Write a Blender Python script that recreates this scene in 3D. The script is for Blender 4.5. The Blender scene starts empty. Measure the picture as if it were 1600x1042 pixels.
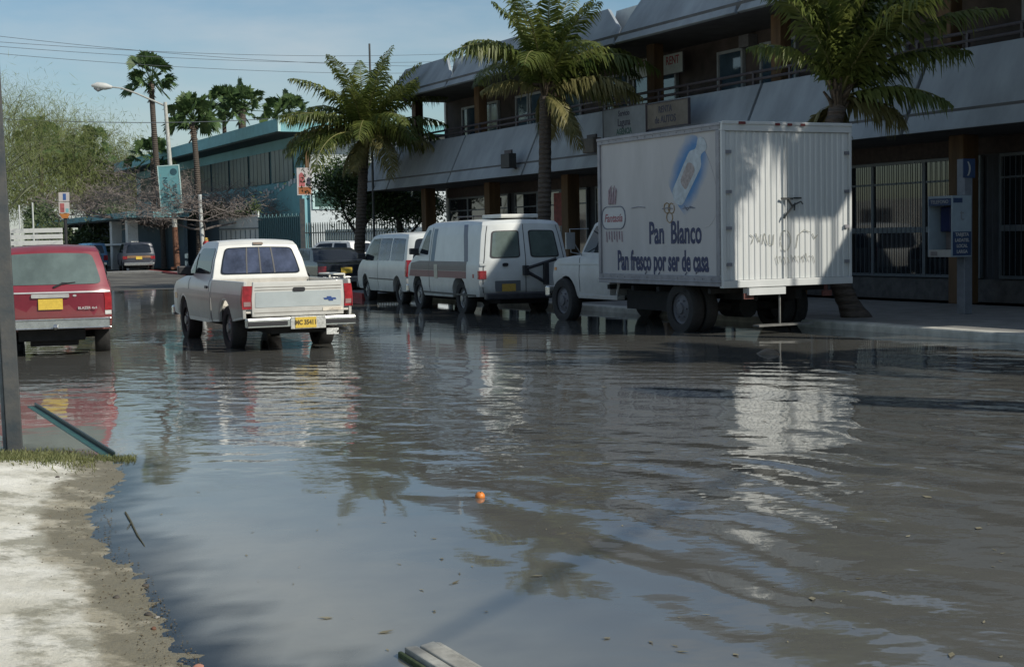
import bpy, bmesh, math, random
import numpy as np
from mathutils import Vector, Matrix, noise as mn
random.seed(7)
SC = bpy.context.scene
COL = SC.collection
rad = math.radians

# ------------------------------------------------------------------ camera
F = 2250.0; EYE = 1.55
PITCH = math.atan(149 / F); ROLL = 0.019
fw = Vector((0, math.cos(PITCH), -math.sin(PITCH)))
up0 = Vector((0, math.sin(PITCH), math.cos(PITCH)))
RT = Vector((1, 0, 0)) * math.cos(ROLL) - up0 * math.sin(ROLL)
UP = up0 * math.cos(ROLL) + Vector((1, 0, 0)) * math.sin(ROLL)
cam = bpy.data.cameras.new('camera'); camo = bpy.data.objects.new('camera', cam); COL.objects.link(camo)
m = Matrix((RT, UP, -fw)).transposed().to_4x4(); m.translation = (0, 0, EYE)
camo.matrix_world = m
cam.sensor_width = 36; cam.lens = 36 * F / 1600; cam.clip_end = 6000; cam.clip_start = 0.05
SC.camera = camo
Cm = Vector((0, 0, EYE))

# ------------------------------------------------------------------ light
DS = Vector((-0.4423, 0.8968, 0)).normalized(); NP = Vector((DS.y, -DS.x, 0))      # along the street / to its right side
SUN_H = Vector((0.853, -0.522, 0)).normalized(); SUN_EL = rad(35.5)
sunv = SUN_H * math.cos(SUN_EL) + Vector((0, 0, math.sin(SUN_EL)))
sl = bpy.data.lights.new('sun', 'SUN'); sl.energy = 3.9; sl.angle = rad(0.5); sl.color = (1.0, 0.95, 0.85)
so = bpy.data.objects.new('sun', sl); COL.objects.link(so)
so.rotation_euler = (-sunv).to_track_quat('-Z', 'Y').to_euler()
w = bpy.data.worlds.new("World"); SC.world = w; w.use_nodes = True
nt = w.node_tree; nt.nodes.clear()
out = nt.nodes.new('ShaderNodeOutputWorld'); bg = nt.nodes.new('ShaderNodeBackground')
sky = nt.nodes.new('ShaderNodeTexSky'); sky.sky_type = 'NISHITA'; sky.sun_disc = False
sky.sun_elevation = SUN_EL; sky.sun_rotation = math.atan2(SUN_H.x, SUN_H.y)
sky.air_density = 1.2; sky.dust_density = .5; sky.ozone_density = 2.0
tc = nt.nodes.new('ShaderNodeTexCoord'); mp = nt.nodes.new('ShaderNodeMapping'); mp.inputs['Scale'].default_value = (2.2, 2.2, 9)
nz = nt.nodes.new('ShaderNodeTexNoise'); nz.inputs['Scale'].default_value = 1.3; nz.inputs['Detail'].default_value = 6; nz.inputs['Roughness'].default_value = .55
rp = nt.nodes.new('ShaderNodeValToRGB'); rp.color_ramp.elements[0].position = .42; rp.color_ramp.elements[1].position = .68
rp.color_ramp.elements[1].color = (.62, .62, .62, 1)
mixc = nt.nodes.new('ShaderNodeMixRGB'); mixc.inputs[2].default_value = (7.2, 7.7, 8.0, 1)
L = nt.links.new
L(tc.outputs['Generated'], mp.inputs[0]); L(mp.outputs[0], nz.inputs['Vector']); L(nz.outputs[0], rp.inputs[0])
L(rp.outputs[0], mixc.inputs[0]); tint = nt.nodes.new('ShaderNodeMixRGB'); tint.blend_type = 'MULTIPLY'; tint.inputs[0].default_value = 1; tint.inputs[2].default_value = (.82, .98, 1.10, 1)
L(sky.outputs[0], tint.inputs[1]); L(tint.outputs[0], mixc.inputs[1]); L(mixc.outputs[0], bg.inputs[0]); L(bg.outputs[0], out.inputs[0])
bg.inputs[1].default_value = 0.074
SC.view_settings.view_transform = 'Standard'; SC.view_settings.look = 'None'; SC.view_settings.gamma = 1
SC.view_settings.exposure = 0.15
SC.view_settings.use_curve_mapping = False

# ------------------------------------------------------------------ coordinates
def W(s, p, z=0): return DS * s + NP * p + Vector((0, 0, z))
def ray(x, y): return fw + RT * ((x - 800) / F) - UP * ((y - 521) / F)
def at(x, y, z=0):                       # photo point -> place on the level z
    v = ray(x, y); return Cm + v * ((z - EYE) / v.z)
def dep(x, y, D):                        # photo point -> place at distance D
    v = ray(x, y); return Cm + v * (D / v.y)
def onp(x, y, p):                        # photo point -> place on the street-parallel plane p
    v = ray(x, y); return Cm + v * (p / (v.x * NP.x + v.y * NP.y))
STREET = math.atan2(NP.y, NP.x)          # turns local x,y into right-of-street, along-street

# ------------------------------------------------------------------ materials
MC = {}
def mat(name, col, rough=.6, metal=0, var=.12, scale=8, bump=0, bscale=40, spec=None, coat=0, col2=None, wave=None, emit=None, translucent=0, streak=0, grime=0):
    if name in MC: return MC[name]
    m = bpy.data.materials.new(name); m.use_nodes = True; MC[name] = m
    t = m.node_tree; b = t.nodes['Principled BSDF']; l = t.links.new
    b.inputs['Roughness'].default_value = rough; b.inputs['Metallic'].default_value = metal
    if spec is not None: b.inputs['Specular IOR Level'].default_value = spec
    if coat: b.inputs['Coat Weight'].default_value = coat; b.inputs['Coat Roughness'].default_value = .08
    co = t.nodes.new('ShaderNodeTexCoord')
    if var or col2:
        n = t.nodes.new('ShaderNodeTexNoise'); n.inputs['Scale'].default_value = scale; n.inputs['Detail'].default_value = 6; n.inputs['Roughness'].default_value = .6
        src = co.outputs['Object']
        if streak:
            mm = t.nodes.new('ShaderNodeMapping'); mm.inputs['Scale'].default_value = (1, 1, 1 / streak); l(src, mm.inputs[0]); src = mm.outputs[0]
        l(src, n.inputs['Vector'])
        r = t.nodes.new('ShaderNodeValToRGB'); r.color_ramp.elements[0].position = .32; r.color_ramp.elements[1].position = .68
        a = tuple(c * (1 - var) for c in col); c2 = col2 or tuple(min(1, c * (1 + var)) for c in col)
        r.color_ramp.elements[0].color = (*a, 1); r.color_ramp.elements[1].color = (*c2, 1)
        l(n.outputs[0], r.inputs[0]); l(r.outputs[0], b.inputs['Base Color'])
    else: b.inputs['Base Color'].default_value = (*col, 1)
    if grime:      # road dirt thrown up on the lower body
        cl = b.inputs['Base Color'].links[0].from_socket if b.inputs['Base Color'].links else None
        sx_ = t.nodes.new('ShaderNodeSeparateXYZ'); l(co.outputs['Object'], sx_.inputs[0])
        gn = t.nodes.new('ShaderNodeTexNoise'); gn.inputs['Scale'].default_value = 4; gn.inputs['Detail'].default_value = 9; gn.inputs['Roughness'].default_value = .75; l(co.outputs['Object'], gn.inputs['Vector'])
        mz = t.nodes.new('ShaderNodeMapRange'); mz.inputs['From Min'].default_value = .95; mz.inputs['From Max'].default_value = .35; l(sx_.outputs[2], mz.inputs['Value'])
        ma_ = t.nodes.new('ShaderNodeMath'); ma_.operation = 'MULTIPLY'; l(mz.outputs[0], ma_.inputs[0]); l(gn.outputs[0], ma_.inputs[1])
        mb_ = t.nodes.new('ShaderNodeMath'); mb_.operation = 'MULTIPLY'; mb_.use_clamp = True; l(ma_.outputs[0], mb_.inputs[0]); mb_.inputs[1].default_value = grime * 1.6
        gm_ = t.nodes.new('ShaderNodeMixRGB'); l(mb_.outputs[0], gm_.inputs[0])
        if cl: l(cl, gm_.inputs[1])
        else: gm_.inputs[1].default_value = (*col, 1)
        gm_.inputs[2].default_value = (.13, .11, .08, 1); l(gm_.outputs[0], b.inputs['Base Color'])
    if bump or wave:
        bp = t.nodes.new('ShaderNodeBump'); bp.inputs['Strength'].default_value = 1
        if wave:   # (axis scale vector, distance)
            wv = t.nodes.new('ShaderNodeTexWave'); wv.bands_direction = wave[0]; wv.inputs['Scale'].default_value = wave[1]; wv.inputs['Distortion'].default_value = 0
            l(co.outputs['Object'], wv.inputs['Vector']); l(wv.outputs[1], bp.inputs['Height']); bp.inputs['Distance'].default_value = wave[2]
        else:
            n2 = t.nodes.new('ShaderNodeTexNoise'); n2.inputs['Scale'].default_value = bscale; n2.inputs['Detail'].default_value = 5
            l(co.outputs['Object'], n2.inputs['Vector']); l(n2.outputs[0], bp.inputs['Height']); bp.inputs['Distance'].default_value = bump
        l(bp.outputs[0], b.inputs['Normal'])
    if emit:
        b.inputs['Emission Color'].default_value = (*emit, 1); b.inputs['Emission Strength'].default_value = 1
    if translucent:
        tr = t.nodes.new('ShaderNodeBsdfTranslucent'); mx = t.nodes.new('ShaderNodeMixShader'); mx.inputs[0].default_value = translucent
        if var or col2: l(r.outputs[0], tr.inputs[0])
        else: tr.inputs[0].default_value = (*col, 1)
        o = t.nodes['Material Output']; l(b.outputs[0], mx.inputs[1]); l(tr.outputs[0], mx.inputs[2]); l(mx.outputs[0], o.inputs[0])
    return m

WHITE = mat('white_paint', (.62, .61, .55), .35, var=.07, scale=3, coat=.2, grime=.6)
IVORY = mat('ivory_paint', (.60, .595, .555), .35, var=.08, scale=2.5, coat=.25, grime=.6)
VANWHITE = mat('van_paint', (.60, .62, .60), .38, var=.08, scale=2.5, coat=.2, grime=.7)
GREYPAINT = mat('grey_tailgate_paint', (.40, .44, .44), .4, var=.06, scale=4)
RED = mat('red_paint', (.215, .028, .040), .30, var=.10, scale=3, coat=.4, grime=.6)
CHROME = mat('chrome', (.55, .55, .53), .25, metal=.9, var=.15, scale=14)
BLACKPL = mat('black_plastic', (.02, .02, .022), .5, var=.2)
RUBBER = mat('tyre_rubber', (.022, .021, .020), .8, var=.25, scale=20, bump=.003, bscale=60)
GLASS = mat('dark_glass', (.016, .020, .026), .05, var=0, spec=.38)
GLASSB = mat('blue_tinted_glass', (.045, .06, .12), .07, var=.45, scale=2.5, spec=.35)
GLASSG = mat('green_reflection_glass', (.10, .13, .12), .09, var=.30, scale=2.2, spec=.7)  # grey-green base puts the reflected trees into the glass colour
UNDER = mat('underbody', (.018, .017, .016), .9, var=.3)
TAIL = mat('red_lens', (.30, .022, .028), .25, var=.3, scale=12, coat=.3)
AMBER = mat('amber_lens', (.55, .20, .04), .2, var=.1)
CLEARL = mat('clear_lens', (.55, .55, .52), .2, var=.1)
YELLOW = mat('yellow_plate', (.62, .43, .06), .5, var=.10, scale=30)
PLATETXT = mat('plate_lettering', (.10, .07, .02), .6, var=0)
RIM = mat('wheel_metal', (.24, .24, .23), .45, metal=.5, var=.2, scale=18)
MAROON = mat('maroon_stripe', (.15, .030, .045), .4, var=.1)
TAUPE = mat('grey_stripe', (.10, .085, .095), .4, var=.1)
DARKBLUE = mat('black_paint', (.018, .022, .028), .25, var=.1, coat=.5)
INK = mat('navy_lettering', (.020, .026, .075), .65, var=0, col2=(.055, .065, .13), scale=14)
REDINK = mat('faded_red_lettering', (.30, .12, .13), .7, var=.3, scale=30)

# ------------------------------------------------------------------ mesh collecting
class MB:
    def __init__(s): s.v = []; s.f = []
    def add(s, vs, fs):
        k = len(s.v); s.v += [tuple(q) for q in vs]; s.f += [[i + k for i in f] for f in fs]; return s
    def box(s, x0, x1, y0, y1, z0, z1, M=None):
        v = [Vector((x, y, z)) for x in (x0, x1) for y in (y0, y1) for z in (z0, z1)]
        if M: v = [M @ q for q in v]
        return s.add(v, [(0, 1, 3, 2), (4, 6, 7, 5), (0, 4, 5, 1), (2, 3, 7, 6), (0, 2, 6, 4), (1, 5, 7, 3)])
    def tube(s, pts, r, n=8, cap=True):
        pts = [Vector(q) for q in pts]; rs = r if isinstance(r, (list, tuple)) else [r] * len(pts)
        vs = []; fs = []
        t0 = (pts[1] - pts[0]).normalized(); a = t0.orthogonal().normalized()
        for i, q in enumerate(pts):
            t = (pts[min(i + 1, len(pts) - 1)] - pts[max(i - 1, 0)]).normalized()
            a = (a - t * a.dot(t)).normalized(); b = t.cross(a)
            for k in range(n):
                an = 2 * math.pi * k / n; vs.append(q + (a * math.cos(an) + b * math.sin(an)) * rs[i])
        for i in range(len(pts) - 1):
            for k in range(n):
                fs.append((i * n + k, i * n + (k + 1) % n, (i + 1) * n + (k + 1) % n, (i + 1) * n + k))
        if cap: fs.append(tuple(range(n))[::-1]); fs.append(tuple((len(pts) - 1) * n + k for k in range(n)))
        return s.add(vs, fs)
    def prism(s, poly, a, b, M=None, axis='y'):      # poly of 2 coords, extruded a..b along axis
        n = len(poly); mk = {'y': lambda q, t: (q[0], t, q[1]), 'x': lambda q, t: (t, q[0], q[1]), 'z': lambda q, t: (q[0], q[1], t)}[axis]
        v = [Vector(mk(q, t)) for t in (a, b) for q in poly]
        if M: v = [M @ q for q in v]
        return s.add(v, [tuple(range(n)), tuple(range(2 * n - 1, n - 1, -1))] + [(i, i + n, (i + 1) % n + n, (i + 1) % n) for i in range(n)])
    def lathe(s, prof, M=None, n=24):                # prof (radius, height) round the y axis
        vs = []; fs = []; k = len(prof)
        for j in range(n):
            an = 2 * math.pi * j / n
            for r, h in prof: vs.append(Vector((r * math.cos(an), h, r * math.sin(an))))
        for j in range(n):
            for i in range(k - 1):
                a = j * k + i; b = ((j + 1) % n) * k + i; fs.append((a, a + 1, b + 1, b))
        if M: vs = [M @ q for q in vs]
        return s.add(vs, fs)
    def build(s, name, ma, parent=None, bevel=0, smooth=False, ang=35, loc=None, rotz=None, seg=2, fix=True):
        me = bpy.data.meshes.new(name); me.from_pydata([tuple(q) for q in s.v], [], s.f); 
        if fix:
            bm = bmesh.new(); bm.from_mesh(me); bmesh.ops.recalc_face_normals(bm, faces=bm.faces); bm.to_mesh(me); bm.free()
        me.materials.append(ma)
        if smooth: me.shade_smooth(); me.set_sharp_from_angle(angle=rad(ang))
        o = bpy.data.objects.new(name, me); COL.objects.link(o)
        if parent: o.parent = parent
        if loc is not None: o.location = loc
        if rotz is not None: o.rotation_euler = (0, 0, rotz)
        if bevel:
            b = o.modifiers.new('bevel', 'BEVEL'); b.width = bevel; b.segments = seg; b.limit_method = 'ANGLE'; b.angle_limit = rad(40)
        return o
def tag(o, label=None, cat=None, group=None, kind=None):
    if label: o['label'] = label
    if cat: o['category'] = cat
    if group: o['group'] = group
    if kind: o['kind'] = kind
    return o
def thing(name, label, cat, loc=(0, 0, 0), rotz=0, group=None):
    o = bpy.data.objects.new(name, None); COL.objects.link(o); o.empty_display_size = .2
    o.location = loc; o.rotation_euler = (0, 0, rotz); return tag(o, label, cat, group)
def text(name, s, size, ma, parent, M, ext=.002, shear=0, sx=1, bold=0, align='CENTER'):
    c = bpy.data.curves.new(name, 'FONT'); c.body = s; c.size = size; c.extrude = ext; c.align_x = align; c.align_y = 'CENTER'; c.shear = shear; c.offset = bold
    c.resolution_u = 3
    o = bpy.data.objects.new(name + '_tmp', c); COL.objects.link(o)
    dg = bpy.context.evaluated_depsgraph_get(); me = bpy.data.meshes.new_from_object(o.evaluated_get(dg)); bpy.data.objects.remove(o)
    me.materials.clear(); me.materials.append(ma)
    me.transform(Matrix.Diagonal((sx, 1, 1, 1))); me.transform(M)
    q = bpy.data.objects.new(name, me); COL.objects.link(q)
    if parent: q.parent = parent
    return q
def frame(o, x, y):                                   # matrix with origin o, local x and y axes
    x = Vector(x).normalized(); y = Vector(y).normalized(); z = x.cross(y)
    M = Matrix((x, y, z)).transposed().to_4x4(); M.translation = o; return M

# ------------------------------------------------------------------ ground, water, sidewalks
SHORE = [(-40, .4), (-5, .7), (3, 1.06), (3.7, 1.12), (4.0, 1.13), (4.4, 1.15), (4.86, 1.19), (5.5, 1.21), (6.2, 1.29), (6.8, 1.48), (7.3, 1.66), (7.66, 1.76), (8.0, 1.46), (8.5, 1.2), (9.0, .95), (11, .6), (15, .4), (60, .2), (400, .2)]
def shore_sp(x, y):
    y = y / 1.2857; return (-.5369 * x + .8436 * y) / 1.0916, (.8436 * x + .5369 * y) / 1.0916
def hgt(x, y):
    s, p = shore_sp(x, y)
    ps = np.interp(s, [q[0] for q in SHORE], [q[1] for q in SHORE])
    q = p - ps
    n1 = mn.noise(Vector((x * 1.1, y * 1.1, 3))) ; n2 = mn.noise(Vector((x * 4.2, y * 4.2, 9))); n3 = mn.noise(Vector((x * 13, y * 13, 1)))
    q += .16 * n1 + .06 * n2
    if q < 0: h = min(.10, -q * .11) + .012 * n2 + .005 * n3
    else: h = -min(.09, q * .034) + .010 * n2 * min(1, q * 2 + .3) + .004 * n3
    if q > 1.5 and s > 25:
        t = min(1, (s - 25) / 17); t = t * t * (3 - 2 * t)
        h = h * (1 - t) + t * (.035 + .03 * n1 + .02 * mn.noise(Vector((x * .25, y * .25, 5))))
    return h, q
def axis(a, b, fine0, fine1, st, far):
    v = list(np.arange(fine0, fine1, st)); x = fine1; d = st
    while x < b: v.append(x); d *= 1.09; x += d
    v.append(b); x = fine0; d = st; lo = []
    while x > a: lo.append(x); d *= 1.12; x -= d
    lo.append(a); return sorted(set([round(q, 4) for q in v + lo]))
def sheet(name, xs, ys, fz, ma, attrs):
    vs = []; A = {k: [] for k in attrs}
    for y in ys:
        for x in xs:
            z, at_ = fz(x, y); vs.append((x, y, z))
            for k in attrs: A[k].append(at_[k])
    nx = len(xs); fs = [(j * nx + i, j * nx + i + 1, (j + 1) * nx + i + 1, (j + 1) * nx + i) for j in range(len(ys) - 1) for i in range(nx - 1)]
    me = bpy.data.meshes.new(name); me.from_pydata(vs, [], fs); me.materials.append(ma); me.shade_smooth()
    for k in attrs:
        a = me.attributes.new(k, 'FLOAT', 'POINT'); a.data.foreach_set('value', A[k])
    o = bpy.data.objects.new(name, me); COL.objects.link(o); o['kind'] = 'structure'; return o
def nodes_mat(name):
    m = bpy.data.materials.new(name); m.use_nodes = True; t = m.node_tree
    return m, t, t.nodes['Principled BSDF'], t.links.new
def mixrgb(t, f, a, b, mode='MIX'):
    n = t.nodes.new('ShaderNodeMixRGB'); n.blend_type = mode
    for i, v in enumerate((f, a, b)):
        if isinstance(v, (int, float)): n.inputs[i].default_value = v
        elif isinstance(v, tuple): n.inputs[i].default_value = (*v, 1)
        else: t.links.new(v, n.inputs[i])
    return n.outputs[0]
def noisen(t, scale, det=6, rough=.6, vec=None, sc=None, rot=0):
    n = t.nodes.new('ShaderNodeTexNoise'); n.inputs['Scale'].default_value = scale; n.inputs['Detail'].default_value = det; n.inputs['Roughness'].default_value = rough
    g = t.nodes.new('ShaderNodeNewGeometry'); src = g.outputs['Position']
    if sc:
        m = t.nodes.new('ShaderNodeMapping'); m.vector_type = 'POINT'; m.inputs['Rotation'].default_value = (0, 0, rot); t.links.new(src, m.inputs[0]); 
        m2 = t.nodes.new('ShaderNodeMapping'); m2.inputs['Scale'].default_value = sc; t.links.new(m.outputs[0], m2.inputs[0]); src = m2.outputs[0]
    t.links.new(src, n.inputs['Vector']); return n.outputs[0]
def ramp(t, src, a, b, ca=(0, 0, 0), cb=(1, 1, 1)):
    r = t.nodes.new('ShaderNodeValToRGB'); r.color_ramp.elements[0].position = a; r.color_ramp.elements[1].position = b
    r.color_ramp.elements[0].color = (*ca, 1); r.color_ramp.elements[1].color = (*cb, 1); t.links.new(src, r.inputs[0]); return r.outputs[0]
def mth(t, op, a, b=0):
    n = t.nodes.new('ShaderNodeMath'); n.operation = op
    for i, v in enumerate((a, b)):
        if isinstance(v, (int, float)): n.inputs[i].default_value = v
        else: t.links.new(v, n.inputs[i])
    return n.outputs[0]
def attr(t, k):
    n = t.nodes.new('ShaderNodeAttribute'); n.attribute_name = k; return n.outputs['Fac']

gm, t, b, l = nodes_mat('ground_material')
sand = mixrgb(t, ramp(t, noisen(t, 3.2, 8), .42, .64), (.58, .55, .45), (.80, .77, .67))
sand = mixrgb(t, mth(t, 'MULTIPLY', ramp(t, mth(t, 'ADD', noisen(t, 2.1, 10, .74), mth(t, 'MULTIPLY', attr(t, 'edge'), .16)), .53, .62), .80), sand, (.235, .22, .155))
sand = mixrgb(t, mth(t, 'MULTIPLY', ramp(t, noisen(t, 34, 4, .7), .60, .70), .5), sand, (.12, .11, .085))
asph = mixrgb(t, noisen(t, .8, 8), (.050, .047, .042), (.085, .078, .066))
asph = mixrgb(t, ramp(t, noisen(t, .35, 4), .48, .62), asph, (.15, .14, .115))
base = mixrgb(t, attr(t, 'street'), sand, asph)
wet = ramp(t, mth(t, 'ADD', attr(t, 'wet'), mth(t, 'MULTIPLY', mth(t, 'SUBTRACT', noisen(t, 5, 7, .7), .5), .9)), .35, .62)
base2 = mixrgb(t, wet, base, mixrgb(t, 1.0, base, (.62, .58, .50), 'MULTIPLY'))
l(base2, b.inputs['Base Color'])
l(ramp(t, wet, 0, 1, (.92, .92, .92), (.62, .62, .62)), b.inputs['Roughness'])
bp = t.nodes.new('ShaderNodeBump'); bp.inputs['Distance'].default_value = .012
l(mth(t, 'ADD', noisen(t, 18, 8, .75), mth(t, 'MULTIPLY', noisen(t, 70, 4, .7), .4)), bp.inputs['Height']); l(bp.outputs[0], b.inputs['Normal'])
def gf(x, y):
    h, q = hgt(x, y)
    s, p = shore_sp(x, y)
    return h, {'edge': max(-.6, min(1, 1 + q / .55)), 'street': min(1, max(0, (q - 1.5) / .9)), 'wet': 1 - min(1, max(0, (h - .012) / .035)) if q < 2 else 1 - min(1, max(0, (h - .0) / .03))}
xs = axis(-900, 900, -4.6, -.2, .034, 0); ys = axis(-200, 3000, 3.6, 9.5, .04, 0)
sheet('ground', xs, ys, gf, gm, ['street', 'wet', 'edge'])

wm, t, b, l = nodes_mat('flood_water_material')
calm = ramp(t, noisen(t, .30, 3, .5), .42, .60)
wake = attr(t, 'wake')
def waven(t, scale, rot, dist, det=2):
    g = t.nodes.new('ShaderNodeNewGeometry'); m = t.nodes.new('ShaderNodeMapping'); m.inputs['Rotation'].default_value = (0, 0, rot); l(g.outputs['Position'], m.inputs[0])
    wv = t.nodes.new('ShaderNodeTexWave'); wv.wave_profile = 'SIN'; wv.inputs['Scale'].default_value = scale; wv.inputs['Distortion'].default_value = dist; wv.inputs['Detail'].default_value = det; wv.inputs['Detail Scale'].default_value = .8
    l(m.outputs[0], wv.inputs['Vector']); return wv.outputs[1]
hA = noisen(t, 2.6, 2, .45, sc=(1.0, 1.15, 1), rot=.30)
hB = noisen(t, 6.5, 2, .5, sc=(1.0, 1.3, 1), rot=-.15)
hC = waven(t, .46, -.64, 5.0)
hD = waven(t, .74, -.22, 6.0)
hE = waven(t, .62, -1.25, 7.0)
h1 = mth(t, 'ADD', mth(t, 'ADD', mth(t, 'MULTIPLY', hA, .9), mth(t, 'MULTIPLY', hE, .20)), mth(t, 'MULTIPLY', hB, .26))
h2 = mth(t, 'ADD', mth(t, 'MULTIPLY', hC, .55), mth(t, 'MULTIPLY', hD, .22))
hh = mth(t, 'ADD', mth(t, 'MULTIPLY', h1, wake), mth(t, 'MULTIPLY', h2, attr(t, 'swell')))
bp = t.nodes.new('ShaderNodeBump'); bp.inputs['Distance'].default_value = .020; l(hh, bp.inputs['Height'])
l(bp.outputs[0], b.inputs['Normal'])
mud = mixrgb(t, noisen(t, .5, 4), (.098, .097, .088), (.132, .130, .116))
mud = mixrgb(t, attr(t, 'shoal'), mud, mixrgb(t, noisen(t, 3.5, 8, .7), (.17, .17, .145), (.27, .26, .21)))
l(mud, b.inputs['Base Color'])
b.inputs['Roughness'].default_value = .035; b.inputs['IOR'].default_value = 1.33; b.inputs['Specular IOR Level'].default_value = 1.0
tr = t.nodes.new('ShaderNodeBsdfTransparent'); tr.inputs[0].default_value = (.80, .77, .70, 1)
gl = t.nodes.new('ShaderNodeBsdfGlossy'); gl.inputs['Roughness'].default_value = .04; l(bp.outputs[0], gl.inputs['Normal'])
fr = t.nodes.new('ShaderNodeFresnel'); fr.inputs['IOR'].default_value = 1.33; l(bp.outputs[0], fr.inputs['Normal'])
mx1 = t.nodes.new('ShaderNodeMixShader'); l(fr.outputs[0], mx1.inputs[0]); l(tr.outputs[0], mx1.inputs[1]); l(gl.outputs[0], mx1.inputs[2])
mx = t.nodes.new('ShaderNodeMixShader'); l(attr(t, 'murk'), mx.inputs[0]); l(mx1.outputs[0], mx.inputs[1]); l(b.outputs[0], mx.inputs[2])
l(mx.outputs[0], t.nodes['Material Output'].inputs[0])
def sm(x, a, b):
    u = min(1, max(0, (x - a) / (b - a))); return u * u * (3 - 2 * u)
def wf(x, y):
    h, q = hgt(x, y); s, p = shore_sp(x, y)
    # ripples: strong behind the pickup and to the right, glassy by the shore
    rgt = sm(p, 2.6, 4.6) * .30
    wk = .55 * math.exp(-((s - 11.0) / 2.6) ** 2 - ((p - 4.4) / 2.2) ** 2)
    wk += .8 * math.exp(-((s - 4.0) / 1.7) ** 2) * sm(p, 3.0, 4.0)
    wk += .55 * math.exp(-((s - 6.4) / .9) ** 2) * sm(p, 2.8, 4.2)
    wk += .45 * math.exp(-((s - 8.6) / .8) ** 2) * sm(p, 5.5, 7)
    n = sm(mn.noise(Vector((x * .38 + 4, y * .22, 2))) + .5 * mn.noise(Vector((x * .9, y * .5, 7))), -.35, .5)
    v = (.05 + .16 * sm(p, 1.6, 2.8) + rgt + wk) * (.30 + 1.1 * n)
    sw_ = sm(p, 2.2, 3.8) * (math.exp(-((s - 4.2) / 1.5) ** 2) * 1.9 + math.exp(-((s - 7.2) / 1.0) ** 2) * .45) * (.45 + .9 * n) + .55 * math.exp(-((s - 10.2) / 1.8) ** 2 - ((p - 4.4) / 2.2) ** 2) + .03
    v *= 1 - .72 * sm(s, 15, 26)
    v *= 1 - .55 * sm(p, 6.0, 8.5) * sm(s, 6.5, 8.5)
    v += .28 * math.exp(-((s - 9.5) / 1.6) ** 2 - ((p - 3.6) / 1.2) ** 2)
    return 0.0, {'murk': sm(-h, .0005, .012), 'shoal': 1 - sm(-h, .004, .060), 'wake': max(0.015, min(1.2, v)), 'swell': sw_}
sheet('flood_water', axis(-45, 60, -7, 6, .12, 0), axis(-30, 62, 2.6, 14, .12, 0), wf, wm, ['murk', 'wake', 'swell', 'shoal'])

CONC = mat('concrete', (.21, .205, .19), .9, var=.22, scale=3, bump=.004, bscale=30)
KERB = mat('kerb_concrete', (.45, .44, .39), .9, var=.25, scale=4)
sw = MB(); sw.box(15.10, 20.1, -28, 39.3, -.3, .115)
tag(sw.build('sidewalk', CONC, None, rotz=STREET, bevel=.02), kind='structure')
kb = MB(); kb.box(14.80, 15.097, -28, 39.5, -.3, .12)
tag(kb.build('kerb', KERB, None, rotz=STREET, bevel=.03), kind='structure')
# pavement by the far wall, with a red painted kerb
ka, kc = at(236, 421.5, .14), at(300, 427.5, .14); kd = W(36.2, 13.6)
P = [ka, kc, Vector((kd.x, kd.y, .14)), W(36.2, 30, .14), Vector((-3, 75, .14)), Vector((-30, 78, .14)), Vector((-30, 68, .14))]
fp = MB(); fp.prism([(q.x, q.y) for q in P], -.2, .13, axis='z'); tag(fp.build('far_pavement', CONC), kind='structure')
REDK = mat('red_kerb_paint', (.30, .035, .03), .7, var=.3, scale=5)
rk = MB(); 
for a, b_ in ((ka, kc), (kc, Vector((kd.x, kd.y, .14)))):
    u = (b_ - a); u.z = 0; u.normalize(); nn = Vector((u.y, -u.x, 0))
    rk.add([a - nn * .0, b_ - nn * .0, b_ + nn * .18, a + nn * .18] + [q + Vector((0, 0, -.3)) for q in (a, b_, b_ + nn * .18, a + nn * .18)], [(0, 1, 2, 3), (0, 4, 5, 1), (1, 5, 6, 2), (2, 6, 7, 3), (3, 7, 4, 0)])
tag(rk.build('red_kerb', REDK), kind='structure')
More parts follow.
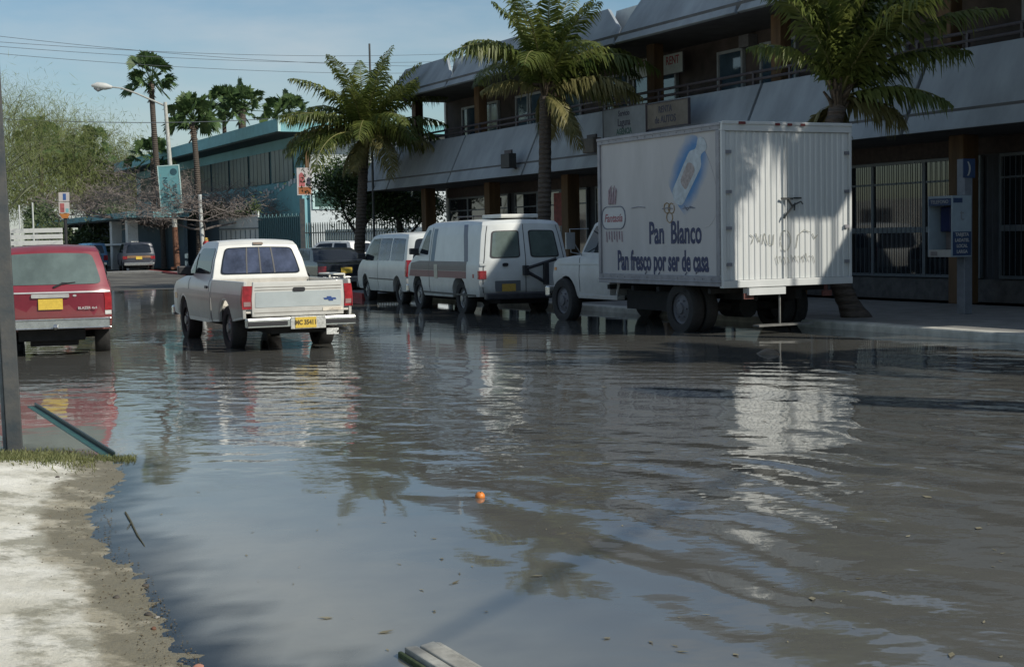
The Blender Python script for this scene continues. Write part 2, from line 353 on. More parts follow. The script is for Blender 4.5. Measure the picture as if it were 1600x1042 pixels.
# ------------------------------------------------------------------ vehicle kit
def arch(cx, cz, r, n=9, z0=None):                    # wheel arch points, front to rear, for the sill line
    z0 = cz if z0 is None else z0; a0 = math.asin(max(-1, min(1, (z0 - cz) / r)))
    return [(cx + r * math.cos(a), cz + r * math.sin(a)) for a in np.linspace(a0, math.pi - a0, n)]
class Shell:
    def __init__(s, W, zw, rear, ends=(.10, .12), crown=.03, xw=None, xr=None, xf=None):
        s.W = W; s.zw = zw; s.rear = rear; s.ends = ends; s.crown = crown; s.xw = xw or [(-9, 1), (9, 1)]; s.xr = xr; s.xf = xf
    def d(s, x, y, z):                                 # y in -.5 .. .5
        u = abs(2 * y); k = np.interp(z, [q[0] for q in s.zw], [q[1] for q in s.zw]) * np.interp(x, [q[0] for q in s.xw], [q[1] for q in s.xw])
        wr = max(0, 1 - (x - s.xr) / .9); wf = max(0, 1 - (s.xf - x) / 1.3)
        xx = x + s.ends[0] * wr * u ** 5 - s.ends[1] * wf * u ** 3
        zt = s.zw[-1][0]; c = s.crown * max(0, min(1, (z - (zt - .45)) / .45))
        return Vector((xx, y * s.W * k, z - c * u * u))
    def prism(s, poly, y0, y1, cx=(), cz=(), cy=()):
        bm = bmesh.new(); n = len(poly)
        a = [bm.verts.new((q[0], y0, q[1])) for q in poly]; b = [bm.verts.new((q[0], y1, q[1])) for q in poly]
        bm.faces.new(a); bm.faces.new(b[::-1])
        for i in range(n): bm.faces.new((a[i], b[i], b[(i + 1) % n], a[(i + 1) % n]))
        def cut(co, no):
            bmesh.ops.bisect_plane(bm, geom=bm.verts[:] + bm.edges[:] + bm.faces[:], plane_co=co, plane_no=no, dist=1e-5)
        for v in cx: cut((v, 0, 0), (1, 0, 0))
        for v in cz: cut((0, 0, v), (0, 0, 1))
        for v in cy: cut((0, v, 0), (0, 1, 0))
        return bm
    def finish(s, bm, name, ma, parent, off=None, bevel=.02, smooth=True, ang=30):
        for v in bm.verts:
            q = s.d(*v.co)
            v.co = q + (off if off is not None else Vector((0, 0, 0)))
        bmesh.ops.recalc_face_normals(bm, faces=bm.faces)
        me = bpy.data.meshes.new(name); bm.to_mesh(me); bm.free(); me.materials.append(ma)
        if smooth: me.shade_smooth(); me.set_sharp_from_angle(angle=rad(ang))
        o = bpy.data.objects.new(name, me); COL.objects.link(o); o.parent = parent
        if bevel:
            b = o.modifiers.new('bevel', 'BEVEL'); b.width = bevel; b.segments = 3; b.limit_method = 'ANGLE'; b.angle_limit = rad(38)
        return o
    def body(s, poly, name, ma, parent, y0=-.5, y1=.5, bevel=.03):
        xs = [q[0] for q in poly]; zs = [q[1] for q in poly]
        bm = s.prism(poly, y0, y1, np.arange(min(xs) + .2, max(xs), .35), sorted(set([q[0] for q in s.zw if min(zs) < q[0] < max(zs)] + list(np.arange(min(zs) + .12, max(zs), .2)))), [v for v in (-.46, -.4, -.3, -.15, 0, .15, .3, .4, .46) if y0 < v < y1])
        return s.finish(bm, name, ma, parent, bevel=bevel)
    def side(s, poly, left, name, ma, parent, eps=.006, bevel=0, deep=.012):
        y = .5 if left else -.5
        bm = bmesh.new(); a = [bm.verts.new((q[0], y, q[1])) for q in poly]; bm.faces.new(a)
        xs = [q[0] for q in poly]; zs = [q[1] for q in poly]
        def cut(co, no): bmesh.ops.bisect_plane(bm, geom=bm.verts[:] + bm.edges[:] + bm.faces[:], plane_co=co, plane_no=no, dist=1e-5)
        for v in np.arange(math.floor(min(xs) * 5) / 5, max(xs), .2): cut((v, 0, 0), (1, 0, 0))
        for v in sorted(set(list(np.arange(math.floor(min(zs) * 6) / 6, max(zs), 1 / 6)) + [q[0] for q in s.zw])): cut((0, 0, v), (0, 0, 1))
        for v in bm.verts: v.co = s.d(*v.co) + Vector((0, eps if left else -eps, 0))
        r = bmesh.ops.extrude_face_region(bm, geom=bm.faces[:])
        for e in r['geom']:
            if isinstance(e, bmesh.types.BMVert): e.co.y += -deep if left else deep
        bmesh.ops.recalc_face_normals(bm, faces=bm.faces)
        me = bpy.data.meshes.new(name); bm.to_mesh(me); bm.free(); me.materials.append(ma); me.shade_smooth(); me.set_sharp_from_angle(angle=rad(30))
        o = bpy.data.objects.new(name, me); COL.objects.link(o); o.parent = parent; return o
    def rearx(s, z, prof): return float(np.interp(z, [q[1] for q in prof], [q[0] for q in prof]))
    def end(s, poly, prof, name, ma, parent, eps=.006, sign=-1, deep=.012):   # poly of (y share, z) on the rear (sign -1) or front (+1)
        bm = bmesh.new(); a = [bm.verts.new((0, q[0], q[1])) for q in poly]; bm.faces.new(a)
        ys = [q[0] for q in poly]; zs = [q[1] for q in poly]
        def cut(co, no): bmesh.ops.bisect_plane(bm, geom=bm.verts[:] + bm.edges[:] + bm.faces[:], plane_co=co, plane_no=no, dist=1e-5)
        for v in (-.46, -.43, -.4, -.35, -.3, -.2, -.1, 0, .1, .2, .3, .35, .4, .43, .46): cut((0, v, 0), (0, 1, 0))
        for v in sorted(set([q[1] for q in prof] + list(np.arange(.2, 3, .15)) + [q[0] for q in s.zw])): cut((0, 0, v), (0, 0, 1))
        for v in bm.verts: v.co = s.d(s.rearx(v.co.z, prof), v.co.y, v.co.z) + Vector((sign * eps, 0, 0))
        r = bmesh.ops.extrude_face_region(bm, geom=bm.faces[:])
        for e in r['geom']:
            if isinstance(e, bmesh.types.BMVert): e.co.x -= sign * deep
        bmesh.ops.recalc_face_normals(bm, faces=bm.faces)
        me = bpy.data.meshes.new(name); bm.to_mesh(me); bm.free(); me.materials.append(ma); me.shade_smooth(); me.set_sharp_from_angle(angle=rad(30))
        o = bpy.data.objects.new(name, me); COL.objects.link(o); o.parent = parent; return o
def rrect(x0, x1, z0, z1, r=.04, n=3):
    pts = []
    for cx, cz, a in ((x1 - r, z1 - r, 0), (x0 + r, z1 - r, 90), (x0 + r, z0 + r, 180), (x1 - r, z0 + r, 270)):
        for k in range(n + 1):
            an = rad(a + 90 * k / n); pts.append((cx + r * math.cos(an), cz + r * math.sin(an)))
    return pts
def rpoly(poly, r=.05, n=3):                          # polygon with rounded corners
    out = []; k = len(poly)
    for i in range(k):
        a, b, c = (Vector(poly[i - 1]), Vector(poly[i]), Vector(poly[(i + 1) % k]))
        u = (a - b); v = (c - b); rr = min(r, u.length * .45, v.length * .45); u.normalize(); v.normalize()
        p0 = b + u * rr; p1 = b + v * rr
        for j in range(n + 1):
            t_ = j / n; q = p0.lerp(b, t_).lerp(b.lerp(p1, t_), t_); out.append((q.x, q.y))
    return out
def wheel(parent, x, y, R, wd=.2, dual=False, hub=True, rimmat=None):
    s = 1 if y > 0 else -1; M = Matrix.Translation((x, y, R))
    if s < 0: M = M @ Matrix.Rotation(math.pi, 4, 'Z')
    h = wd / 2
    o = MB().lathe([(R * .60, -h), (R * .93, -h), (R * .99, -h * .7), (R, -h * .3), (R, h * .3), (R * .99, h * .7), (R * .93, h), (R * .72, h * 1.02), (R * .60, h * .9), (R * .58, 0), (R * .60, -h)], M)
    o = o.build('wheel', RUBBER, parent, smooth=True, ang=50)
    rm = MB().lathe([(R * .61, h * .85), (R * .60, h * .6), (R * .52, h * .45), (R * .42, h * .5), (R * .30, h * .72), (R * .22, h * .75), (R * .20, h * 1.0), (R * .06, h * 1.05), (0.001, h * 1.05)], M, 20)
    for k in range(6):
        a = k * math.pi / 3; rm.tube([M @ Vector((R * .34 * math.cos(a), h * .55, R * .34 * math.sin(a))), M @ Vector((R * .34 * math.cos(a), h * .80, R * .34 * math.sin(a)))], R * .035, 6)
    rm.build('rim', rimmat or RIM, o, smooth=True, ang=30)
    return o
def plate(parent, M, txt, w=.31, h=.155, ma=None):
    o = MB().add([M @ Vector(q) for q in ((-w / 2, -h / 2, 0), (w / 2, -h / 2, 0), (w / 2, h / 2, 0), (-w / 2, h / 2, 0), (-w / 2, -h / 2, -.008), (w / 2, -h / 2, -.008), (w / 2, h / 2, -.008), (-w / 2, h / 2, -.008))],
                 [(0, 1, 2, 3), (0, 4, 5, 1), (1, 5, 6, 2), (2, 6, 7, 3), (3, 7, 4, 0), (7, 6, 5, 4)]).build('licence_plate', ma or YELLOW, parent)
    if txt: text('plate_lettering', txt, h * .62, PLATETXT, o, M @ Matrix.Translation((0, 0, .002)), .001, sx=.8, bold=.004)
    return o
REARM = lambda x, y, z: frame((x, y, z), (0, -1, 0), (0, 0, 1))      # facing back: local x to the vehicle's right
def mirror(parent, x, y, z, s, ma=None):
    M = Matrix.Translation((x, y, z)); mb = MB(); mb.box(-.05, .06, -.01 if s > 0 else -.20, .20 if s > 0 else .01, -.07, .07, M); mb.box(-.02, .03, -.08, .08, -.09, -.05, M)
    return mb.build('side_mirror', ma or BLACKPL, parent, bevel=.02)

# ------------------------------------------------------------------ ivory pickup in the middle of the street
def place(name, label, cat, loc, head, group=None):   # head = direction of travel; local +x points that way
    return thing(name, label, cat, loc, math.atan2(head.y, head.x), group)
def pickup():
    hd = Vector((-math.sin(rad(25)), math.cos(rad(25)), 0))
    root = place('pickup_truck', 'ivory pickup truck with grey sides driving through the flooded street, its bed empty', 'pickup truck', Vector((-3.52, 21.7, -.05)), hd, 'vehicles in the street')
    S = Shell(1.62, [(0.3, .97), (.55, 1.0), (.80, 1.01), (1.0, .98), (1.08, .93), (1.35, .86), (1.58, .77), (1.66, .72)], None, ends=(.05, .20), crown=.03, xr=-1.1, xf=3.74)
    S2 = Shell(1.62, [(0.3, .97), (.55, 1.0), (.80, 1.01), (1.0, .985), (1.08, .975)], None, ends=(.05, .2), crown=.0, xr=-1.1, xf=3.74)
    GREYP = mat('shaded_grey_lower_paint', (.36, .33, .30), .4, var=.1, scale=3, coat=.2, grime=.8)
    # cab with bonnet
    cab = [(.92, .40), (.90, 1.02), (.97, 1.30), (1.05, 1.58), (1.14, 1.645), (1.35, 1.665), (1.95, 1.66), (2.10, 1.62), (2.62, 1.10), (3.0, 1.06), (3.55, .98), (3.70, .90), (3.74, .62), (3.72, .45), (3.28, .42)] + arch(2.87, .36, .40, z0=.42)[1:] + [(2.45, .38), (1.2, .38)]
    S.body(cab, 'cab', IVORY, root, bevel=.035)
    # bed: side walls with wheel arch
    side = [(-1.08, .52), (-1.12, 1.05), (.86, 1.05), (.86, .40), (.42, .42)] + arch(0, .36, .41, z0=.42)[1:-1] + [(-.42, .46)]
    for s in (1, -1):
        a = S2.body(side, 'bed_side', IVORY, root, y0=(.472 if s > 0 else -.5), y1=(.5 if s > 0 else -.472), bevel=.008)
        # grey-brown two tone band low on the flank, shade put into its grey, moulding line
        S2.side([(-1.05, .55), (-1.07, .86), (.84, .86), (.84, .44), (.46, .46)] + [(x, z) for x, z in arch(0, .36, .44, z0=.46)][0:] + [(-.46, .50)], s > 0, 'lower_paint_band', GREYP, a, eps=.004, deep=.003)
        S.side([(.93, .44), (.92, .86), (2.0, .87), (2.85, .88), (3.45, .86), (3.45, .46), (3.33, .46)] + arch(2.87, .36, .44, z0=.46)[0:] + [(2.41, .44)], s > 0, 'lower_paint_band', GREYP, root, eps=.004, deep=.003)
        # door window, pillar and door line
        w_ = S.side(rpoly([(1.12, 1.13), (1.17, 1.55), (2.0, 1.55), (2.46, 1.13)], .05), s > 0, 'side_window', GLASS, root)
        S.side([(2.12, 1.13), (2.12, 1.46), (2.15, 1.46), (2.15, 1.13)], s > 0, 'window_divider', BLACKPL, w_, eps=.012)
        d = MB()
        S.side([(1.02, .42), (1.02, 1.5), (1.035, 1.5), (1.035, .42)], s > 0, 'door_seam', BLACKPL, root, eps=.003, deep=.004)
        S.side([(2.42, .44), (2.42, 1.06), (2.435, 1.06), (2.435, .44)], s > 0, 'door_seam', BLACKPL, root, eps=.003, deep=.004)
        S.side(rrect(1.10, 1.24, .91, .95, .015), s > 0, 'door_handle', BLACKPL, root, eps=.02, deep=.02)
        mirror(root, 2.30, s * .80, 1.18, s)
        S.side(rrect(3.38, 3.60, .70, .80, .02), s > 0, 'side_marker', AMBER, root, eps=.008)
        # tall tail lamp
        S2.end([(s * .425, .66), (s * .425, .99), (s * .498, .99), (s * .498, .66)], [(-1.08, .52), (-1.12, 1.05)], 'tail_lamp', TAIL, root, eps=.012, deep=.02)
        S2.end([(s * .432, .70), (s * .432, .765), (s * .490, .765), (s * .490, .70)], [(-1.08, .52), (-1.12, 1.05)], 'reversing_lens', mat('grey_lens', (.30, .20, .19), .3, var=.2), root, eps=.018, deep=.01)
        S2.side([(-1.12, .66), (-1.12, .99), (-1.03, .99), (-1.03, .66)], s > 0, 'tail_lamp_side', TAIL, root, eps=.006)
    tg = S2.body([(-1.08, .545), (-1.12, 1.04), (-1.06, 1.04), (-1.03, .545)], 'tailgate', IVORY, root, y0=-.42, y1=.42, bevel=.012)
    S2.end(rrect(-.39, .39, .68, .90, .01), [(-1.08, .52), (-1.12, 1.05)], 'tailgate_panel', GREYPAINT, tg, eps=.004, deep=.004)
    for z in (.925, .965, .60): S2.end([(-.40, z), (.40, z), (.40, z + .008), (-.40, z + .008)], [(-1.08, .52), (-1.12, 1.05)], 'pressed_line', mat('seam_grey', (.25, .23, .2), .6, var=0), tg, eps=.005, deep=.004)
    S2.end(rrect(-.055, .055, .895, .955, .015), [(-1.08, .52), (-1.12, 1.05)], 'tailgate_handle', BLACKPL, tg, eps=.014, deep=.012)
    bow = [(-.41 + .0, 0)]
    bx = [(-.335, .79), (-.30, .79), (-.295, .81), (-.255, .81), (-.26, .79), (-.225, .79), (-.235, .765), (-.27, .765), (-.275, .745), (-.315, .745), (-.31, .765), (-.345, .765)]
    S2.end(bx, [(-1.08, .52), (-1.12, 1.05)], 'bow_tie_emblem', mat('emblem_blue', (.03, .07, .22), .4, var=.1), tg, eps=.010, deep=.006)
    S2.end([(-.41, .605), (-.22, .605), (-.22, .655), (-.41, .655)], [(-1.08, .52), (-1.12, 1.05)], 'name_sticker', mat('sticker', (.66, .60, .5), .5, var=.05), tg, eps=.006, deep=.004)
    text('name_lettering', 'CHEYENNE', .035, mat('sticker_ink', (.25, .2, .15), .6, var=0), tg, REARM(-1.118, -.535, .63), .001)
    fl = MB(); fl.box(-1.04, .86, -.76, .76, .60, .63); fl.box(.83, .87, -.74, .74, .60, 1.05)
    for k in range(12): fl.box(-1.0, .82, -.66 + k * .115, -.63 + k * .115, .63, .64)
    fl.build('bed_floor', mat('bed_paint', (.50, .47, .41), .5, var=.15), root)
    rl = MB(); rl.tube([(-.2, -.76, 1.06), (-.2, -.76, 1.12), (-.45, -.76, 1.125), (-.9, -.76, 1.12), (-.9, -.76, 1.06)], .014, 6); rl.tube([(-.2, -.60, 1.12), (-.9, -.60, 1.12)], .014, 6); rl.tube([(-.2, -.76, 1.12), (-.2, -.60, 1.12)], .014, 6); rl.tube([(-.9, -.76, 1.12), (-.9, -.60, 1.12)], .014, 6)
    rl.build('bed_rack', WHITE, root, smooth=True)
    # rear window with frames, third brake lamp
    prof = [(.90, 1.02), (.97, 1.30), (1.05, 1.58), (1.14, 1.645)]
    rw = S.end(rpoly([(-.43, 1.12), (-.415, 1.54), (.415, 1.54), (.43, 1.12)], .05), prof, 'rear_window', GLASS, root, eps=.012)
    S.end(rpoly([(-.415, 1.14), (-.40, 1.525), (.40, 1.525), (.415, 1.14)], .05), prof, 'rear_pane', mat('cab_rear_glass', (.045, .055, .09), .06, var=.6, scale=4, spec=.6), rw, eps=.014, deep=.003)
    for y in (-.15, .0, .15): S.end([(y - .008, 1.13), (y + .008, 1.13), (y + .008, 1.53), (y - .008, 1.53)], prof, 'sliding_frame', BLACKPL, rw, eps=.020)
    S.end(rrect(-.065, .065, 1.578, 1.612, .01), prof, 'brake_lamp', mat('dull_lens', (.22, .17, .13), .3, var=.2), root, eps=.03, deep=.05)
    S.end(rpoly([(-.45, 1.14), (-.42, 1.60), (.42, 1.60), (.45, 1.14)], .05), [(2.60, 1.12), (2.12, 1.60)], 'windscreen', GLASS, root, eps=.012, sign=1)
    for s in (1, -1):
        S.end(rrect(min(s * .30, s * .47), max(s * .30, s * .47), .66, .82, .02), [(3.72, .45), (3.74, .62), (3.70, .9)], 'headlight', CLEARL, root, sign=1, eps=.01)
        S.end(rrect(min(s * .27, s * .40), max(s * .27, s * .40), 1.60, 1.63, .01), prof, 'hidden_strip', IVORY, root) if 0 else None
    S.end(rrect(-.28, .28, .66, .84, .02), [(3.72, .45), (3.74, .62), (3.70, .9)], 'grille', BLACKPL, root, sign=1, eps=.008)
    # step bumper with plate
    bp_ = MB(); bp_.box(-1.26, -1.10, -.80, .80, .40, .52); bp_.box(-1.24, -1.10, -.80, .80, .515, .535)
    bpo = bp_.build('rear_bumper', CHROME, root, bevel=.02)
    MB().box(-1.268, -1.255, -.80, -.30, .425, .49).build('bumper_pad', BLACKPL, bpo, bevel=.006); MB().box(-1.268, -1.255, .22, .80, .425, .49).build('bumper_pad', BLACKPL, bpo, bevel=.006)
    MB().box(-1.275, -1.26, -.34, .18, .365, .545).build('plate_holder', mat('aluminium', (.45, .45, .42), .5, metal=.4, var=.3, scale=30), bpo, bevel=.005)
    plate(root, REARM(-1.284, -.04, .455), 'MC 35411', .31, .15)
    fb = MB(); fb.box(3.72, 3.86, -.80, .80, .40, .56); fb.build('front_bumper', CHROME, root, bevel=.03)
    un = MB(); un.box(-1.1, 3.5, -.42, .42, .30, .48); un.tube([(0, -.62, .34), (0, .62, .34)], .06); un.tube([(0, 0, .34), (0.01, .12, .34)], .15, 12); un.tube([(-1.0, -.5, .34), (-1.3, -.52, .30)], .03); un.build('chassis', UNDER, root)
    tx = MB(); tx.box(-1.30, -1.29, -.52, -.34, .27, .36); tx.build('mud_tag', mat('tag_white', (.5, .5, .47), .6, var=.4, scale=30), root)
    tw = MB().tube([(-1.05, -.55, .345), (-1.33, -.68, .335)], .03, 8); tw.build('exhaust_tip', CHROME, root, smooth=True)
    for x in (0, 2.87):
        for s in (1, -1): wheel(root, x, s * .67, .345, .215)
    wi = MB()
    for x in (0, 2.87): 
        for s in (1, -1): wi.box(x - .42, x + .42, s * .58 - .1, s * .58 + .02, .45, .8)
    wi.build('wheel_liner', UNDER, root)
pickup()

# ------------------------------------------------------------------ red estate car at the left
def red_suv():
    ang = rad(-20)
    hd = Vector((math.sin(rad(-15.5)), math.cos(rad(-15.5)), 0))
    pr = at(150, 557, -.02) 
    root = place('red_suv', 'red two-door utility wagon parked at the left kerb with yellow plate and rear wiper', 'suv', Vector((-6.75, 21.2, -.06)), hd, 'vehicles in the street')
    S = Shell(1.66, [(0.3, .96), (.55, 1.0), (.85, 1.0), (1.0, .985), (1.08, .95), (1.35, .885), (1.55, .81), (1.64, .74)], None, ends=(.10, .2), crown=.035, xr=-.85, xf=3.45)
    prof = [(-.86, .45), (-.90, .95), (-.86, 1.03), (-.60, 1.55), (-.50, 1.615)]
    body = [(-.82, .42), (-.88, .60), (-.90, .95), (-.86, 1.03), (-.60, 1.55), (-.48, 1.62), (.2, 1.645), (1.35, 1.64), (1.55, 1.60), (2.12, 1.08), (2.5, 1.04), (3.25, .98), (3.42, .88), (3.45, .6), (3.42, .42), (2.96, .40)] + arch(2.55, .34, .40, z0=.40)[1:] + [(2.15, .36), (.41, .37)] + arch(0, .34, .40, z0=.40)[0:]
    bd = S.body(body, 'body', RED, root, bevel=.035)
    rw = S.end(rpoly([(-.445, 1.075), (-.42, 1.52), (.42, 1.52), (.445, 1.075)], .06), prof, 'rear_window', GLASSG, root, eps=.008)
    wp = MB(); wp.tube([S.d(-.84, -.03, 1.035) + Vector((-.03, 0, 0)), S.d(-.80, -.10, 1.08) + Vector((-.045, 0, 0)), S.d(-.79, -.22, 1.10) + Vector((-.045, 0, 0))], [.018, .014, .008], 6); wp.tube([S.d(-.79, -.10, 1.095) + Vector((-.05, 0, 0)), S.d(-.79, -.38, 1.085) + Vector((-.03, 0, 0))], .008, 5)
    wp.build('rear_wiper', BLACKPL, root, smooth=True)
    tr_ = mat('trim_silver', (.52, .51, .49), .35, metal=.3, var=.1)
    S.end([(-.495, .955), (.495, .955), (.495, .975), (-.495, .975)], prof, 'belt_trim', tr_, root, eps=.016, deep=.02)
    lp = mat('sheenless_red', (.17, .016, .028), .32, var=.1, coat=.4)  # same red, deepened: the upper part's sky reflection is put into the colours
    S.end([(-.44, .60), (.44, .60), (.44, .945), (-.44, .945)], prof, 'tailgate', lp, root, eps=.004, deep=.004)
    S.end(rrect(-.155, .155, .89, .945, .01), prof, 'plate_lamp', tr_, root, eps=.03, deep=.03)
    plate(root, REARM(-.912, 0.0, .80), None, .33, .15)
    S.end(rrect(-.215, -.185, .90, .93, .012), prof, 'tailgate_lock', tr_, root, eps=.012)
    text('name_lettering', 'BLAZER 4x4', .05, tr_, root, REARM(-.905, -.50, .735), .003, bold=.001)
    for s in (1, -1):
        tl = S.end([(s * .445, .70), (s * .445, .94), (s * .497, .94), (s * .497, .70)], prof, 'tail_lamp', TAIL, root, eps=.014, deep=.03)
        S.end([(s * .445, .635), (s * .445, .69), (s * .497, .69), (s * .497, .635)], prof, 'reversing_lamp', CLEARL, tl, eps=.014, deep=.03)
        S.side([(-.86, .70), (-.88, .94), (-.78, .94), (-.78, .70)], s > 0, 'tail_lamp_side', TAIL, root, eps=.006)
        S.side(rpoly([(-.40, 1.10), (-.28, 1.53), (.62, 1.56), (.62, 1.10)], .05), s > 0, 'rear_side_window', GLASS, root)
        S.side(rpoly([(.70, 1.10), (.70, 1.56), (1.40, 1.56), (1.90, 1.10)], .05), s > 0, 'door_window', GLASS, root)
        S.side([(-.8, .66), (-.8, .69), (3.3, .69), (3.3, .66)], s > 0, 'side_moulding', BLACKPL, root, eps=.01)
        if s > 0: mirror(root, 1.75, s * .78, 1.14, s)
        S.end(rrect(min(s * .30, s * .46), max(s * .30, s * .46), .66, .82, .02), [(3.42, .42), (3.45, .6), (3.42, .88)], 'headlight', CLEARL, root, sign=1, eps=.01)
    S.end(rrect(-.28, .28, .64, .82, .02), [(3.42, .42), (3.45, .6), (3.42, .88)], 'grille', BLACKPL, root, sign=1, eps=.01)
    b = MB(); b.box(-1.03, -.88, -.80, .80, .46, .585); b.box(-1.05, -.9, -.82, .82, .575, .60); b.box(-1.05, -.9, -.82, .82, .455, .475)
    bo = b.build('rear_bumper', CHROME, root, bevel=.02)
    MB().tube([(-1.05, -.06, .47), (-1.09, -.06, .50)], .03, 10).build('tow_ball', CHROME, bo, smooth=True)
    MB().box(3.42, 3.56, -.8, .8, .42, .56).build('front_bumper', CHROME, root, bevel=.03)
    S.end(rpoly([(-.45, 1.12), (-.42, 1.57), (.42, 1.57), (.45, 1.12)], .05), [(2.08, 1.12), (1.57, 1.58)], 'windscreen', GLASS, root, eps=.012, sign=1)
    rk_ = MB()
    for y in (-.50, .50): rk_.tube([(-.3, y, 1.64), (-.25, y, 1.685), (1.0, y, 1.70), (1.05, y, 1.65)], .015, 6)
    un = MB(); un.box(-.85, 3.2, -.45, .45, .28, .45); un.box(-.75, -.2, -.35, .3, .20, .4); un.tube([(0, -.62, .33), (0, .62, .33)], .06); un.build('chassis', UNDER, root)
    for x in (0, 2.55):
        for s in (1, -1): wheel(root, x, s * .68, .335, .21)
    MB().box(-.42, .42, -.62, -.5, .42, .72).box(-.42, .42, .5, .62, .42, .72).build('wheel_liner', UNDER, root)
red_suv()

# ------------------------------------------------------------------ parked vans
def minivan():
    root = place('minivan', 'white passenger minivan with dark windows parked ahead of the striped van', 'van', W(32.7, 13.98, -.05), Vector((-math.sin(rad(22)), math.cos(rad(22)), 0)), 'vehicles parked along the arcade')
    S = Shell(1.86, [(0.3, .95), (.6, 1.0), (.95, 1.0), (1.1, .975), (1.55, .89), (1.72, .84), (1.80, .78)], None, ends=(.14, .30), crown=.04, xr=-.85, xf=3.75)
    body = [(-.80, .36), (-.88, .50), (-.90, 1.0), (-.72, 1.70), (-.62, 1.77), (.2, 1.80), (2.0, 1.79), (2.35, 1.73), (3.10, 1.16), (3.50, .98), (3.72, .80), (3.75, .5), (3.70, .36), (3.26, .35)] + arch(2.85, .34, .41, z0=.35)[1:] + [(2.4, .32), (.42, .33)] + arch(0, .34, .40, z0=.35)
    S.body(body, 'body', VANWHITE, root, bevel=.04)
    prof = [(-.90, 1.0), (-.72, 1.70)]
    S.end(rpoly([(-.43, 1.06), (-.40, 1.64), (.40, 1.64), (.43, 1.06)], .06), prof, 'rear_window', GLASS, root, eps=.008)
    for s in (1, -1):
        S.side(rpoly([(-.60, 1.10), (-.52, 1.66), (.55, 1.68), (.55, 1.10)], .06), s > 0, 'rear_side_window', GLASSB, root)
        S.side(rpoly([(.66, 1.10), (.66, 1.68), (1.55, 1.68), (1.55, 1.10)], .06), s > 0, 'middle_window', GLASSB, root)
        S.side(rpoly([(1.66, 1.10), (1.66, 1.68), (2.25, 1.66), (2.92, 1.14), (2.85, 1.08)], .06), s > 0, 'door_window', GLASS, root)
        S.end([(s * .44, .72), (s * .44, 1.12), (s * .497, 1.12), (s * .497, .72)], [(-.90, .7), (-.90, 1.0), (-.87, 1.12)], 'tail_lamp', TAIL, root, eps=.012, deep=.03)
        S.side([(-.90, .72), (-.88, 1.12), (-.80, 1.12), (-.80, .72)], s > 0, 'tail_lamp_side', TAIL, root, eps=.006)
        mirror(root, 2.75, s * .92, 1.2, s)
        S.side([(1.6, .4), (1.6, 1.7), (1.612, 1.7), (1.612, .4)], s > 0, 'door_seam', BLACKPL, root, eps=.003, deep=.004)
        S.side([(.3, .62), (.3, .65), (2.4, .65), (2.4, .62)], s > 0, 'side_moulding', BLACKPL, root, eps=.008)
        S.end(rrect(min(s * .30, s * .46), max(s * .30, s * .46), .66, .80, .02), [(3.75, .5), (3.72, .8)], 'headlight', CLEARL, root, sign=1, eps=.01)
        for x in (0, 2.85): wheel(root, x, s * .76, .33, .21)
    S.end(rpoly([(-.45, 1.18), (-.42, 1.70), (.42, 1.70), (.45, 1.18)], .05), [(3.07, 1.2), (2.38, 1.72)], 'windscreen', GLASS, root, eps=.012, sign=1)
    MB().box(-1.0, -.86, -.86, .86, .36, .56).build('rear_bumper', mat('bumper_grey', (.16, .17, .17), .6, var=.2), root, bevel=.04)
    MB().box(3.70, 3.82, -.86, .86, .36, .54).build('front_bumper', MC['bumper_grey'], root, bevel=.04)
    un = MB(); un.box(-.85, 3.4, -.5, .5, .24, .42); un.box(-.42, .42, -.70, -.55, .4, .7); un.box(-.42, .42, .55, .70, .4, .7); un.box(2.43, 3.27, -.70, -.55, .4, .7); un.box(2.43, 3.27, .55, .70, .4, .7); un.build('chassis', UNDER, root)
minivan()
